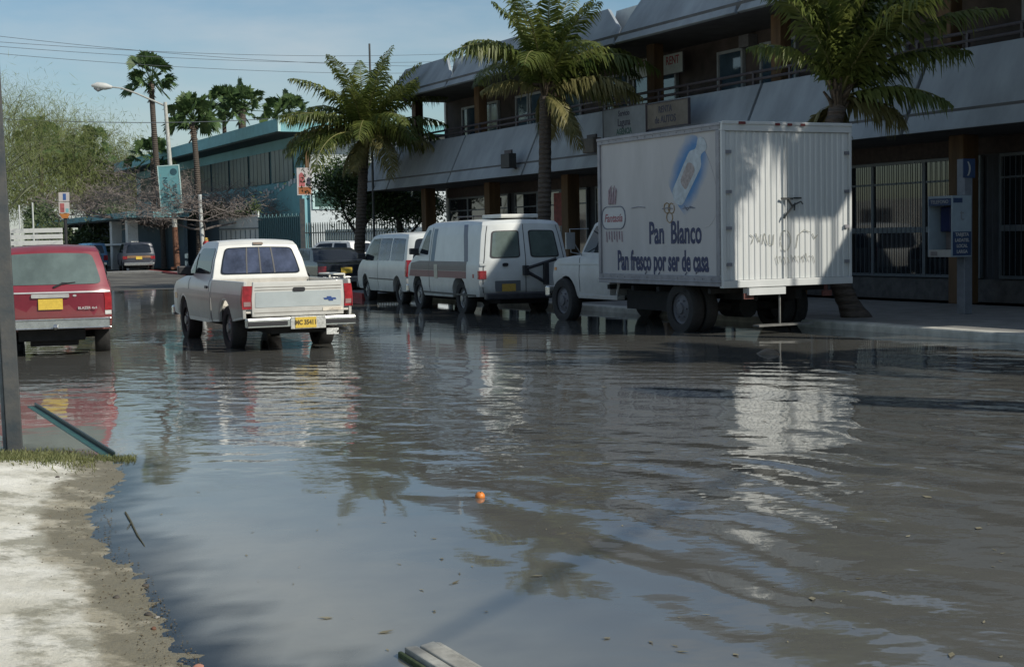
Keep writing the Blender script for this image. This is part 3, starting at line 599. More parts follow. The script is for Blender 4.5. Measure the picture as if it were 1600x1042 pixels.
def van():
    root = place('conversion_van', 'white van with grey and maroon side stripes and a black bracket on its rear doors', 'van', W(27.5, 13.36, -.05), Vector((-math.sin(rad(22.5)), math.cos(rad(22.5)), 0)), 'vehicles parked along the arcade')
    S = Shell(1.98, [(0.3, .95), (.6, 1.0), (1.05, 1.0), (1.2, .975), (1.7, .90), (1.92, .85), (2.02, .78)], None, ends=(.10, .28), crown=.045, xr=-1.25, xf=3.62)
    body = [(-1.22, .42), (-1.27, .55), (-1.28, 1.15), (-1.13, 1.90), (-1.03, 1.98), (0, 2.02), (1.9, 2.01), (2.25, 1.93), (2.85, 1.30), (3.25, 1.16), (3.55, 1.02), (3.62, .80), (3.60, .42), (3.23, .40)] + arch(2.78, .38, .45, z0=.40)[1:] + [(2.3, .36), (.46, .37)] + arch(0, .38, .45, z0=.40)
    S.body(body, 'body', VANWHITE, root, bevel=.04)
    prof = [(-1.27, .5), (-1.28, 1.15), (-1.13, 1.90)]
    for a, b_ in ((-.40, -.06), (.06, .40)):
        w_ = S.end(rpoly([(a, 1.20), (a * .97, 1.76), (b_ * .97, 1.76), (b_, 1.20)], .05), prof, 'rear_window', BLACKPL, root, eps=.010)
        S.end(rpoly([(a + .015, 1.22), (a * .97 + .015, 1.74), (b_ * .97 - .015, 1.74), (b_ - .015, 1.22)], .05), prof, 'pane', GLASSG, w_, eps=.014, deep=.003)
    for y in (0, -.465, .465): S.end([(y - .004, .50), (y + .004, .50), (y * .96 + .004, 1.88), (y * .96 - .004, 1.88)], prof, 'door_seam', BLACKPL, root, eps=.003, deep=.004)
    # strap hinges, handles
    for z in (.62, 1.05): 
        for s in (1, -1): S.end(rrect(min(s * .43, s * .495), max(s * .43, s * .495), z, z + .05, .01), prof, 'hinge', VANWHITE, root, eps=.02, deep=.02)
    S.end(rrect(.20, .26, 1.03, 1.10, .02), prof, 'door_handle', BLACKPL, root, eps=.03, deep=.03)
    br = MB(); B0 = Vector((-1.35, -.0, 1.05))
    br.tube([(-1.38, .02, .98), (-1.42, -.62, 1.16)], .035, 8); br.tube([(-1.36, .02, .92), (-1.42, -.42, .66)], .035, 8); br.box(-1.46, -1.36, -.44, -.34, .64, 1.10); br.box(-1.40, -1.28, -.02, .08, .84, 1.04)
    br.build('spare_wheel_bracket', BLACKPL, root, bevel=.008)
    S.end(rrect(.06, .34, .52, .74, .01), prof, 'plate_recess', mat('recess_grey', (.10, .11, .12), .6, var=0), root, eps=.003, deep=.004)
    plate(root, REARM(-1.295, .385, .60), None, .30, .15, mat('dim_yellow_plate', (.40, .26, .05), .6, var=.2, scale=30))
    for s in (1, -1):
        S.end([(s * .43, .78), (s * .43, .95), (s * .497, .95), (s * .497, .78)], prof, 'tail_lamp', TAIL, root, eps=.014, deep=.03)
        S.side([(-1.28, .78), (-1.28, .95), (-1.20, .95), (-1.20, .78)], s > 0, 'tail_lamp_side', TAIL, root, eps=.006)
        S.side(rrect(-.96, -.88, .80, .88, .01), s > 0, 'side_marker', TAIL, root, eps=.008)
        S.side(rpoly([(2.0, 1.26), (2.0, 1.84), (2.12, 1.84), (2.62, 1.30)], .04), s > 0, 'door_window', GLASS, root)
        S.side([(1.55, 1.12), (1.55, 1.86), (1.78, 1.86), (1.78, 1.12)], s > 0, 'blue_stripe', mat('blue_stripe_paint', (.10, .16, .22), .4, var=.1), root, eps=.004, deep=.003)
        S.side([(-.55, 1.13), (-.25, 1.93), (-.02, 1.93), (-.32, 1.13)], s > 0, 'slanted_stripe', mat('slate_stripe_paint', (.09, .10, .15), .4, var=.1), root, eps=.004, deep=.003)
        a = S.side([(-.45, .93), (-.48, 1.13), (2.6, 1.13), (3.3, 1.08), (3.4, .93)], s > 0, 'side_stripe', TAUPE, root, eps=.004, deep=.003)
        S.side([(-.45, .78), (-.45, .925), (3.4, .925), (3.5, .78)], s > 0, 'maroon_stripe', MAROON, root, eps=.004, deep=.003)
        S.side(rrect(1.30, 1.52, .76, 1.06, .02), s > 0, 'fuel_flap', mat('cream_flap', (.5, .48, .38), .5, var=.1), root, eps=.010)
        S.side([(1.86, .42), (1.86, 1.9), (1.875, 1.9), (1.875, .42)], s > 0, 'door_seam', BLACKPL, root, eps=.005, deep=.004)
        S.side([(-1.0, .42), (-1.0, .46), (2.3, .46), (2.3, .42)], s > 0, 'sill', BLACKPL, root, eps=.006)
        mirror(root, 2.62, s * .98, 1.34, s)
        S.end(rrect(min(s * .30, s * .46), max(s * .30, s * .46), .66, .84, .02), [(3.60, .42), (3.62, .8), (3.55, 1.02)], 'headlight', CLEARL, root, sign=1, eps=.01)
        for x in (0, 2.78): wheel(root, x, s * .82, .36, .22)
    S.end(rpoly([(-.46, 1.36), (-.43, 1.90), (.43, 1.90), (.46, 1.36)], .05), [(2.82, 1.33), (2.28, 1.90)], 'windscreen', GLASS, root, eps=.012, sign=1)
    rf = MB(); rf.box(-1.0, .05, -.42, .42, 2.01, 2.09); rf.build('roof_hatch', mat('hatch_white', (.60, .60, .56), .5, var=.08), root, bevel=.02)
    rr = MB(); rr.tube([(.1, .55, 2.08), (1.2, .55, 2.07)], .012, 6); rr.tube([(.1, -.55, 2.08), (1.2, -.55, 2.07)], .012, 6)
    for x in (.2, .65, 1.1): rr.tube([(x, -.55, 2.08), (x, .55, 2.08)], .012, 6)
    for x in (.2, 1.1):
        for y in (-.55, .55): rr.tube([(x, y, 1.97), (x, y, 2.08)], .012, 6)
    rr.build('roof_rack', BLACKPL, root)
    MB().box(-1.40, -1.24, -.92, .92, .36, .50).build('rear_bumper', mat('dark_bumper', (.05, .05, .055), .5, metal=.5, var=.2), root, bevel=.03)
    MB().box(3.60, 3.74, -.92, .92, .40, .58).build('front_bumper', CHROME, root, bevel=.03)
    un = MB(); un.box(-1.1, 3.3, -.5, .5, .26, .44)
    for x in (0, 2.78):
        un.box(x - .46, x + .46, -.74, -.6, .4, .8); un.box(x - .46, x + .46, .6, .74, .4, .8)
    un.build('chassis', UNDER, root)
van()

# ------------------------------------------------------------------ box truck
TRW = 2.47
def boxtruck():
    root = place('box_truck', 'white bakery box truck with ribbed rear doors and painted bread advert on its side', 'truck', W(19.5, 13.75, -.05), DS, 'vehicles parked along the arcade')
    BOXP = mat('truck_box_panel', (.41, .40, .395), .55, var=0, col2=(.49, .48, .475), scale=2.4, streak=4)
    FRM = mat('truck_box_frame', (.24, .24, .26), .5, metal=.3, var=.2, scale=5)
    RIBW = mat('ribbed_white', (.52, .535, .52), .45, var=.0, col2=(.60, .61, .595), scale=2.2, streak=5)
    h = TRW / 2; x0, x1, z0, z1 = -1.36, 2.38, .86, 3.27
    b = MB(); b.box(x0 + .07, x1, -h + .03, h - .03, z0 + .03, z1 - .02)
    box = b.build('box_body', BOXP, root)
    f = MB()
    for s in (1, -1):
        y0, y1 = (h - .03, h) if s > 0 else (-h, -h + .03)
        f.box(x0 + .02, x1 + .02, y0, y1, z1 - .10, z1); f.box(x0 + .02, x1 + .02, y0, y1, z0 - .06, z0 + .10)
        f.box(x0 + .02, x0 + .16, y0, y1, z0 + .10, z1 - .10); f.box(x1 - .06, x1 + .02, y0, y1, z0 + .10, z1 - .10)
        f.box(x0 + .02, x1 + .02, y0 - (.012 if s < 0 else -.03), y1 + (.012 if s > 0 else -.03), z1 - .035, z1 + .012)
        f.box(x0 + .02, x1 + .02, y0 - (.012 if s < 0 else -.03), y1 + (.012 if s > 0 else -.03), z0 + .0, z0 + .022)
    for k in range(8): pass
    f.build('edge_frame', FRM, box, bevel=.006)
    rv = MB()
    for s in (1,):
        for x in np.arange(x0 + .3, x1, .235):
            for z in (z0 + .05, z1 - .06): rv.tube([(x, h, z), (x, h + .008, z)], .011, 6)
    rv.build('rivets', FRM, box)
    # rear: white header, corner posts, two ribbed doors
    r = MB(); r.box(x0 - .02, x0 + .07, -h, h, z1 - .12, z1 + .02); r.box(x0 - .03, x0 + .07, -h, h, z0 - .08, z0 + .03)
    r.box(x0 - .015, x0 + .07, h - .07, h, z0 + .03, z1 - .12); r.box(x0 - .015, x0 + .07, -h, -h + .05, z0 + .03, z1 - .12)
    r.box(x0 - .035, x0 - .02, -h, h, z1 - .02, z1 + .03); r.build('rear_frame', RIBW, root, bevel=.008)
    for a, b_ in ((-h + .055, -.004), (.004, h - .075)):
        d = MB(); n = 11; wd = (b_ - a) / n; poly = []
        for k in range(n):
            q = a + wd * k; poly += [(q, 0), (q + wd * .30, 0), (q + wd * .42, -.013), (q + wd * .88, -.013)]
        poly.append((b_, 0))
        vs = []; fs = []
        for z in (z0 + .035, z1 - .125):
            for y, dx in poly: vs.append((x0 + .02 + dx, y, z))
        m_ = len(poly); fs = [(i, i + 1, i + 1 + m_, i + m_) for i in range(m_ - 1)]
        d.add(vs, fs); d.box(x0 + .022, x0 + .065, a, b_, z0 + .035, z1 - .125)
        dr = d.build('rear_door', RIBW, root, fix=False)
        y = a if a < -.5 else b_
        for z in (z0 + .25, z0 + .8, z0 + 1.35, z0 + 1.95): MB().box(x0 - .03, x0 + .0, y - (.09 if a > -.5 else -.01), y + (.01 if a > -.5 else .09), z, z + .05).build('hinge', FRM, dr)
    lk = MB(); z = z0 + .98; e = x0 - .03
    lk.box(e - .02, e, -.06, .16, z + .27, z + .30); lk.box(e - .02, e, -.22, -.08, z + .28, z + .305); lk.tube([(e - .02, .04, z + .28), (e - .03, -.04, z + .16), (e - .03, .10, z + .02), (e - .02, .12, z - .02)], .018, 6); lk.tube([(e - .02, -.03, z + .17), (e - .03, -.2, z + .24), (e - .02, -.24, z + .2)], .012, 6); lk.tube([(e - .02, -.08, z + .10), (e - .02, -.09, z + .22)], .012, 6)
    lk.build('door_latch', mat('latch_black', (.03, .035, .035), .6, var=.2), root, smooth=True)
    lb = MB(); lb.tube([(x0 - .035, .07, z0 + .06), (x0 - .035, .07, z1 - .15)], .010, 6); lb.build('lock_rod', RIBW, root, smooth=True)
    # finger-drawn scrawl in the dirt of the doors
    sc = MB(); rng = random.Random(3); G = x0 - .0055
    def scr(pts, t_=.008):
        for (a1, b1), (a2, b2) in zip(pts, pts[1:]): sc.tube([(G - .003, a1, b1), (G - .003, a2, b2)], t_ * .6, 4)
    zz = z0 + .62
    scr([(.12 + .14 * math.cos(q) * .7 - .06, zz + .16 * math.sin(q)) for q in np.linspace(0, 6.2, 16)])
    scr([(.62, zz + .12), (.56, zz - .02), (.52, zz + .1)]); scr([(.5, zz - .05), (.46, zz + .12), (.40, zz - .06)]); scr([(.36, zz + .1), (.36, zz - .05), (.3, zz - .06), (.28, zz + .1)]); scr([(.72, zz + .1), (.66, zz + .06), (.7, zz - .04)])
    scr([(-.14, zz - .12), (-.18, zz + .08), (-.3, zz + .16), (-.42, zz + .12)]); scr([(-.46, zz + .1), (-.5, zz + .02), (-.56, zz + .08)])
    for k in range(11):
        y = .25 - k * .07; scr([(y, zz - .30 + rng.random() * .08), (y - .02, zz - .20 - rng.random() * .06), (y - .05, zz - .38 + rng.random() * .06)], .006)
    sc.build('dirt_scrawl', mat('dirt_lines', (.22, .22, .18), .8, var=.3, scale=20), root)
    tl = MB()
    for y in (.82,): tl.box(x0 - .05, x0 - .035, y, y + .12, z1 - .02, z1 + .02)
    tl.box(x0 - .05, x0 - .035, -.30, -.22, z1 - .03, z1 + .005); tl.box(x0 - .05, x0 - .035, -.05, .03, z1 - .03, z1 + .005); tl.box(x0 - .05, x0 - .035, .18, .26, z1 - .03, z1 + .005)
    tl.build('marker_lamp', mat('dull_red_lens', (.16, .03, .03), .4, var=.2), root)
    # side advert: writing and airbrushed loaf
    Y = h - .026
    SM = lambda x, z, dy=.0: frame((x, Y + dy, z), (-1, 0, 0), (0, 0, 1))
    text('lettering', 'Pan  Blanco', .50, INK, box, SM(.0, 1.62), .002, sx=.66, bold=.011)
    text('lettering', 'Pan fresco por ser de casa', .46, INK, box, SM(.42, 1.17), .002, sx=.56, bold=.013)
    text('lettering', 'Fantasía', .19, REDINK, box, SM(1.92, 1.90), .002, shear=.3, bold=.005)
    lg = MB()
    def ring(pts, y, t_):
        k = len(pts)
        for i in range(k): lg.tube([(pts[i][0], y, pts[i][1]), (pts[(i + 1) % k][0], y, pts[(i + 1) % k][1])], t_, 4)
    ring(rrect(1.52, 2.30, 1.72, 2.10, .15), Y + .001, .008)
    lg.build('logo_outline', mat('logo_grey_ink', (.13, .15, .20), .7, var=.3, scale=20), box)
    lw = MB(); lw.prism(rrect(1.54, 2.28, 1.74, 2.08, .14), Y - .002, Y + .001); lw.build('logo_ground', mat('logo_white', (.52, .53, .53), .6, var=.06), box)
    cf = MB()
    for k in range(5):
        x = 2.05 - k * .05; cf.tube([(x, Y + .001, 2.14), (x + .05 * math.sin(k), Y + .001, 2.32 + .05 * (k % 3)), (x - .03, Y + .001, 2.42 + .04 * (k % 2))], [.018, .022, .004], 4)
    for k in range(7): cf.tube([(2.15 - k * .085, Y + .001, 1.68), (2.14 - k * .085, Y + .001, 1.50 + .04 * (k % 2))], .012, 4)
    cf.build('logo_drawing', mat('logo_pink_ink', (.33, .25, .27), .7, var=.3, scale=20), box)
    ln = MB()
    for x_, z_, L_ in ((1.3, 2.06, .42), (.35, 2.02, .3), (-.25, 2.01, .3)): ln.tube([(x_, Y + .001, z_), (x_ - L_ * .5, Y + .001, z_ + .015), (x_ - L_, Y + .001, z_)], .009, 4)
    ln.tube([(-.30, Y + .001, 2.05), (-.38, Y + .001, 1.98), (-.46, Y + .001, 2.04), (-.6, Y + .001, 2.01)], .010, 4)
    for x_, z_ in ((.9, .97), (.5, .96), (-.3, .97), (-.6, .99)): ln.tube([(x_, Y + .001, z_), (x_ - .05, Y + .001, z_ + .04)], .012, 4)
    ln.build('small_print', mat('small_print_ink', (.17, .18, .22), .7, var=.3, scale=20), box)
    # airbrushed blue oval with a wrapped loaf
    om = bpy.data.materials.new('airbrushed_oval'); om.use_nodes = True; t = om.node_tree; b = t.nodes['Principled BSDF']; b.inputs['Roughness'].default_value = .6
    co = t.nodes.new('ShaderNodeTexCoord'); mp_ = t.nodes.new('ShaderNodeMapping'); mp_.vector_type = 'POINT'
    l = t.links.new; c0 = (-.42, Y, 2.56); a_ = rad(-50)
    sub = t.nodes.new('ShaderNodeVectorMath'); sub.operation = 'SUBTRACT'; sub.inputs[1].default_value = c0; l(co.outputs['Object'], sub.inputs[0])
    mp_.inputs['Rotation'].default_value = (0, rad(-52), 0); l(sub.outputs[0], mp_.inputs[0])
    mp2 = t.nodes.new('ShaderNodeMapping'); mp2.inputs['Scale'].default_value = (1 / .92, 0, 1 / .46); l(mp_.outputs[0], mp2.inputs[0])
    ln_ = t.nodes.new('ShaderNodeVectorMath'); ln_.operation = 'LENGTH'; l(mp2.outputs[0], ln_.inputs[0])
    nn = t.nodes.new('ShaderNodeTexNoise'); nn.inputs['Scale'].default_value = 5; l(co.outputs['Object'], nn.inputs['Vector'])
    ad = mth(t, 'ADD', ln_.outputs['Value'], mth(t, 'MULTIPLY', mth(t, 'SUBTRACT', nn.outputs[0], .5), .25))
    c = mixrgb(t, ramp(t, ad, .55, 1.0), (.06, .19, .40), (.45, .44, .435)); l(c, b.inputs['Base Color'])
    ov = MB(); pts = [(c0[0] + math.cos(q) * 1.02 * math.cos(a_) - math.sin(q) * .56 * math.sin(a_), c0[2] - (math.cos(q) * 1.02 * math.sin(a_) + math.sin(q) * .56 * math.cos(a_)) ) for q in np.linspace(0, 2 * math.pi, 40)[:-1]]
    pts = [(max(x0 + .18, x_), min(z1 - .12, z_)) for x_, z_ in pts]
    ov.prism(pts, Y - .003, Y); ovo = ov.build('painted_oval', om, box)
    def loc(u, v_): # along the loaf, across; loaf axis tilts up towards the rear
        ca, sa = math.cos(rad(52)), math.sin(rad(52)); u *= 1.3; v_ *= 1.3; return (c0[0] - u * ca + v_ * sa, c0[2] + u * sa * .9 + v_ * ca)
    lf = MB(); lf.prism([loc(*q) for q in rpoly([(-.42, -.15), (.25, -.17), (.34, -.06), (.50, -.14), (.56, 0), (.50, .12), (.34, .05), (.25, .15), (-.42, .14), (-.5, 0)], .06)], Y, Y + .002)
    lfo = lf.build('painted_loaf', mat('loaf_wrapper', (.42, .47, .50), .6, var=.18, scale=9), box)
    lf2 = MB(); lf2.prism([loc(*q) for q in rpoly([(-.22, -.09), (.12, -.10), (.16, 0), (.10, .10), (-.2, .08)], .05)], Y + .002, Y + .003); lf2.build('painted_label', mat('loaf_label', (.32, .28, .27), .6, var=.3, scale=14), lfo)
    wh = MB()
    for (u, v_) in ((-.60, .02), (-.66, .10), (-.72, -.02)): 
        q = [loc(u + .07 * math.cos(k), v_ + .07 * math.sin(k)) for k in np.linspace(0, 6, 9)]
        wh.tube([(x_, Y + .001, z_) for x_, z_ in q], .009, 4)
    wh.build('wheat_drawing', mat('ochre_ink', (.28, .20, .11), .7, var=.3), box)
    # cab
    cm = lambda x: float(np.interp(x, [3.04, 4.42, 4.86, 5.6], [2.45, 3.62, 4.10, 4.82]))
    S = Shell(1.96, [(0.4, .97), (.9, 1.0), (1.2, .98), (1.3, .93), (1.85, .80), (1.95, .74)], None, ends=(.03, .22), crown=.04, xr=2.45, xf=4.82)
    cab = [(cm(x), z) for x, z in [(3.06, .55), (3.04, 1.25), (3.10, 1.86), (3.2, 1.92), (3.9, 1.92), (4.05, 1.86), (4.42, 1.27), (4.7, 1.25), (5.35, 1.20), (5.55, 1.12), (5.6, .85), (5.56, .60)]] + [(4.68, .56)] + arch(4.2, .42, .46, z0=.56)[1:] + [(3.72, .50), (2.6, .50)]
    CABW = mat('cab_white', (.50, .51, .50), .45, var=.10, scale=3, coat=.1, grime=.6)
    S.body(cab, 'cab', CABW, root, bevel=.035)
    for s in (1, -1):
        S.side(rpoly([(2.60, 1.30), (2.62, 1.82), (3.22, 1.82), (3.52, 1.32)], .04), s > 0, 'door_window', GLASS, root)
        S.side([(3.58, .60), (3.58, 1.22), (3.595, 1.22), (3.595, .60)], s > 0, 'door_seam', BLACKPL, root, eps=.004, deep=.004)
        S.side([(2.6, 1.09), (2.6, 1.12), (4.6, 1.12), (4.6, 1.09)], s > 0, 'side_crease', CABW, root, eps=.012)
        S.side(rrect(4.64, 4.74, .98, 1.04, .02), s > 0, 'side_marker', AMBER, root, eps=.01)
        mr = MB(); y = s * .96; mr.tube([(3.5, y, 1.28), (3.5, y + s * .22, 1.32), (3.5, y + s * .24, 1.74), (3.4, y - s * .1, 1.74)], .012, 6); mr.tube([(3.55, y - s * .04, 1.24), (3.5, y + s * .23, 1.60)], .010, 6); mr.box(3.47, 3.51, y + s * .24 - .09, y + s * .24 + .09, 1.38, 1.68)
        mr.build('side_mirror', mat('mirror_steel', (.30, .32, .33), .4, metal=.5, var=.1), root)
        st = MB(); st.box(2.2, 3.6, s * .93 - .10, s * .93 + .06, .48, .56); st.tube([(2.25, s * .96, .56), (2.15, s * .97, .84)], .03, 6); st.build('running_board', CABW, root, bevel=.01)
        S.end(rrect(min(s * .30, s * .46), max(s * .30, s * .46), .84, 1.02, .03), [(4.78, .6), (4.82, .85), (4.77, 1.12)], 'headlight', CLEARL, root, sign=1, eps=.01)
        wheel(root, 4.2, s * .90, .42, .22, rimmat=mat('truck_wheel_grey', (.12, .12, .13), .6, metal=.2, var=.2))
        for d in (0, .26): wheel(root, 0, s * (1.02 - d), .42, .22, rimmat=MC['truck_wheel_grey'])
    S.end(rrect(-.28, .28, .78, 1.06, .02), [(4.78, .6), (4.82, .85), (4.77, 1.12)], 'grille', BLACKPL, root, sign=1, eps=.01)
    S.end(rpoly([(-.45, 1.38), (-.42, 1.84), (.42, 1.84), (.45, 1.38)], .05), [(3.60, 1.30), (3.29, 1.85)], 'windscreen', GLASS, root, eps=.012, sign=1)
    MB().box(4.80, 4.94, -.98, .98, .48, .68).build('front_bumper', CHROME, root, bevel=.03)
    ch = MB(); ch.box(x0 + .3, 4.5, -.48, -.36, .56, .72); ch.box(x0 + .3, 4.5, .36, .48, .56, .72); ch.tube([(0, -.9, .42), (0, .9, .42)], .07, 8); ch.tube([(4.2, -.8, .42), (4.2, .8, .42)], .05, 8)
    for x in (-.9, -.2, .6, 1.4, 2.2): ch.box(x, x + .08, -h + .1, h - .1, .68, .76)
    ch.box(.75, 2.1, .30, .85, .34, .66); ch.box(-.55, .5, -.7, -.6, .5, .76); ch.tube([(-.3, 0, .42), (0.3, 0, .42)], .18, 12)
    ch.build('chassis', UNDER, root)
    # low step hung under the rear
    st = MB(); e = x0 + .0
    st.box(e - .06, e + .1, .10, h - .10 - .35, z0 - .2, z0 - .09)
    st.build('rear_sill_plate', RIBW, root)
    s2 = MB(); s2.tube([(e + .02, .16, z0 - .10), (e + .02, .16, .20)], .018, 6); s2.box(e - .08, e + .08, -.42, .62, .17, .20); s2.tube([(e + .02, .16, z0 - .12), (e + .02, .62, z0 - .12)], .014, 6)
    s2.build('rear_step', mat('worn_steel', (.16, .16, .15), .6, metal=.2, var=.3), root)
    for s in (1, -1): MB().box(x0 - .0, x0 + .03, min(s * .66, s * .84), max(s * .66, s * .84), .60, .69).box(x0 + .031, x0 + .05, s * .75 - .03, s * .75 + .03, .6, z0 - .02).build('tail_lamp', mat('dirty_lens', (.13, .05, .04), .5, var=.4), root)
boxtruck()

# ------------------------------------------------------------------ far cars
def simple_car(name, label, cat, loc, hd, Wd, zw, body, prof, rearwin, sides, wheels, paint, tail, R=.31, plate_z=.7, platemat=None, fwin=None, group='cars parked at the far bend'):
    root = place(name, label, cat, loc, hd, group)
    xs = [q[0] for q in body]
    S = Shell(Wd, zw, None, ends=(.10, .25), crown=.03, xr=min(xs), xf=max(xs))
    S.body(body, 'body', paint, root, bevel=.035)
    S.end(rpoly(rearwin, .05), prof, 'rear_window', GLASS, root, eps=.008)
    if fwin: S.end(rpoly([(-.44, fwin[0][1]), (-.42, fwin[1][1]), (.42, fwin[1][1]), (.44, fwin[0][1])], .05), fwin, 'windscreen', GLASS, root, sign=1, eps=.012)
    for s in (1, -1):
        for q in sides: S.side(rpoly(q, .04), s > 0, 'side_window', GLASS, root)
        S.end([(s * .36, tail[0]), (s * .36, tail[1]), (s * .495, tail[1]), (s * .495, tail[0])], prof, 'tail_lamp', TAIL, root, eps=.012, deep=.03)
        for x in wheels: wheel(root, x, s * (Wd / 2 - .13), R, .19)
    x0 = min(xs); x1 = max(xs)
    MB().box(x0 - .08, x0 + .04, -Wd * .46, Wd * .46, .38, .54).build('rear_bumper', CHROME, root, bevel=.02)
    MB().box(x1 - .06, x1 + .06, -Wd * .44, Wd * .44, .36, .52).build('front_bumper', CHROME, root, bevel=.02)
    plate(root, REARM(S.rearx(plate_z, prof) - .03, 0, plate_z), None, .34, .16, platemat)
    un = MB(); un.box(x0 + .2, x1 - .3, -.5, .5, .2, .45)
    for x in wheels: un.box(x - .38, x + .38, -Wd / 2 + .22, -Wd / 2 + .3, .35, .7); un.box(x - .38, x + .38, Wd / 2 - .3, Wd / 2 - .22, .35, .7)
    un.build('chassis', UNDER, root)
    return root, S
SUVB = [(-.82, .42), (-.90, .60), (-.92, 1.0), (-.80, 1.60), (-.70, 1.68), (.2, 1.70), (1.5, 1.69), (1.7, 1.64), (2.2, 1.10), (3.2, 1.0), (3.42, .88), (3.45, .6), (3.42, .42), (2.97, .40)] + arch(2.57, .34, .40, z0=.40)[1:] + [(2.15, .36), (.41, .37)] + arch(0, .34, .40, z0=.40)
ZS = [(0.3, .96), (.55, 1.0), (.95, 1.0), (1.05, .97), (1.5, .88), (1.70, .80)]
d0 = at(213, 427, 0)
r_, S_ = simple_car('dark_suv', 'dark utility wagon with yellow plate parked by the red kerb', 'suv', Vector((-21.2, 82.0, .03)), Vector((-.33, .94, 0)).normalized(), 1.78, ZS, SUVB, [(-.92, .6), (-.92, 1.0), (-.80, 1.60)], [(-.41, 1.08), (-.38, 1.56), (.38, 1.56), (.41, 1.08)],
    [[(-.65, 1.10), (-.60, 1.58), (.5, 1.60), (.5, 1.10)], [(.6, 1.10), (.6, 1.60), (1.5, 1.6), (2.0, 1.12)]], (0, 2.57), mat('charcoal_paint', (.05, .055, .07), .35, var=.1, coat=.3), (.74, .90), plate_z=.80)
S_.end([(-.36, .80), (.36, .80), (.36, .93), (-.36, .93)], [(-.92, .6), (-.92, 1.0), (-.80, 1.60)], 'wood_trim', mat('wood_trim_brown', (.22, .13, .07), .5, var=.2), r_, eps=.010)
simple_car('blue_minivan', 'blue minivan parked just beyond the dark utility wagon', 'van', Vector((-25.1, 86.5, .03)), Vector((-.30, .95, 0)).normalized(), 1.8, ZS, SUVB, [(-.92, .6), (-.92, 1.0), (-.80, 1.60)], [(-.41, 1.08), (-.38, 1.56), (.38, 1.56), (.41, 1.08)],
    [[(-.65, 1.10), (-.60, 1.58), (.5, 1.60), (.5, 1.10)], [(.6, 1.10), (.6, 1.60), (1.5, 1.6), (2.0, 1.12)]], (0, 2.57), mat('blue_paint', (.06, .16, .28), .35, var=.1, coat=.3), (.66, .96), plate_z=.72)
SED = [(-.95, .40), (-1.02, .60), (-1.0, .88), (-.85, .95), (-.45, .98), (.05, 1.32), (.25, 1.38), (1.3, 1.38), (1.5, 1.33), (2.05, .96), (2.9, .88), (3.3, .78), (3.35, .5), (3.3, .38), (2.9, .36)] + arch(2.55, .31, .35, z0=.36)[1:] + [(2.1, .30), (.37, .31)] + arch(0, .31, .35, z0=.36)
simple_car('black_sedan', 'black saloon parked between the ivory pickup and the white minivan', 'car', W(40.3, 14.1, 0), DS, 1.68, [(0.3, .96), (.6, 1.0), (.88, .98), (1.0, .92), (1.38, .74)], SED, [(-1.02, .6), (-1.0, .88), (-.85, .95), (-.45, .98), (.05, 1.32)], [(-.40, 1.02), (-.37, 1.30), (.37, 1.30), (.40, 1.02)],
    [[(.0, 1.02), (.3, 1.32), (.75, 1.33), (.75, 1.02)], [(.83, 1.02), (.83, 1.33), (1.4, 1.32), (1.85, 1.02)]], (0, 2.55), DARKBLUE, (.66, .84), R=.3, plate_z=.72)
HAT = [(-.60, .40), (-.68, .55), (-.68, .95), (-.42, 1.45), (-.30, 1.50), (1.4, 1.52), (1.6, 1.46), (2.15, 1.0), (2.9, .90), (3.15, .78), (3.2, .5), (3.15, .38), (2.8, .36)] + arch(2.45, .31, .35, z0=.36)[1:] + [(2.0, .30), (.37, .31)] + arch(0, .31, .35, z0=.36)
simple_car('white_hatchback', 'small white car parked in profile in front of the picket fence', 'car', Vector((-6.75, 62.5, .06)), Vector((-.80, .60, 0)).normalized(), 1.66, [(0.3, .96), (.6, 1.0), (.92, .98), (1.02, .93), (1.5, .78)], HAT, [(-.68, .55), (-.68, .95), (-.42, 1.45)], [(-.40, 1.0), (-.37, 1.40), (.37, 1.40), (.40, 1.0)],
    [[(-.40, 1.0), (-.22, 1.42), (.55, 1.44), (.55, 1.0)], [(.66, 1.0), (.66, 1.44), (1.45, 1.42), (1.95, 1.02)]], (0, 2.45), mat('bright_white_paint', (.70, .70, .68), .35, var=.04, coat=.3), (.62, .80), R=.3, plate_z=.66)
# ------------------------------------------------------------------ two-storey shopping arcade on the right
PANEL = mat('arcade_panel', (.27, .30, .32), .8, var=.20, scale=1.3, bump=.003, bscale=12, streak=5)
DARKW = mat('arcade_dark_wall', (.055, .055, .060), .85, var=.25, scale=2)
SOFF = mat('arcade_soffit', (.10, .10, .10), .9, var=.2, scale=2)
TIMB = mat('ochre_timber', (.115, .066, .030), .8, var=.4, scale=4, streak=6)
PIPE = mat('dark_rail', (.06, .05, .055), .6, var=.2)
ALU = mat('window_aluminium', (.13, .145, .155), .5, metal=.3, var=.1)
SHOPG = mat('shop_glass', (.016, .020, .024), .035, var=.3, scale=1.5, spec=1.0)
UPG = mat('upper_window_glass', (.05, .085, .12), .05, var=.35, scale=1.2, spec=1.0)
CURT = mat('window_blind', (.20, .28, .36), .7, var=.12, scale=3)
WPAR = mat('white_parapet', (.66, .66, .62), .8, var=.06)
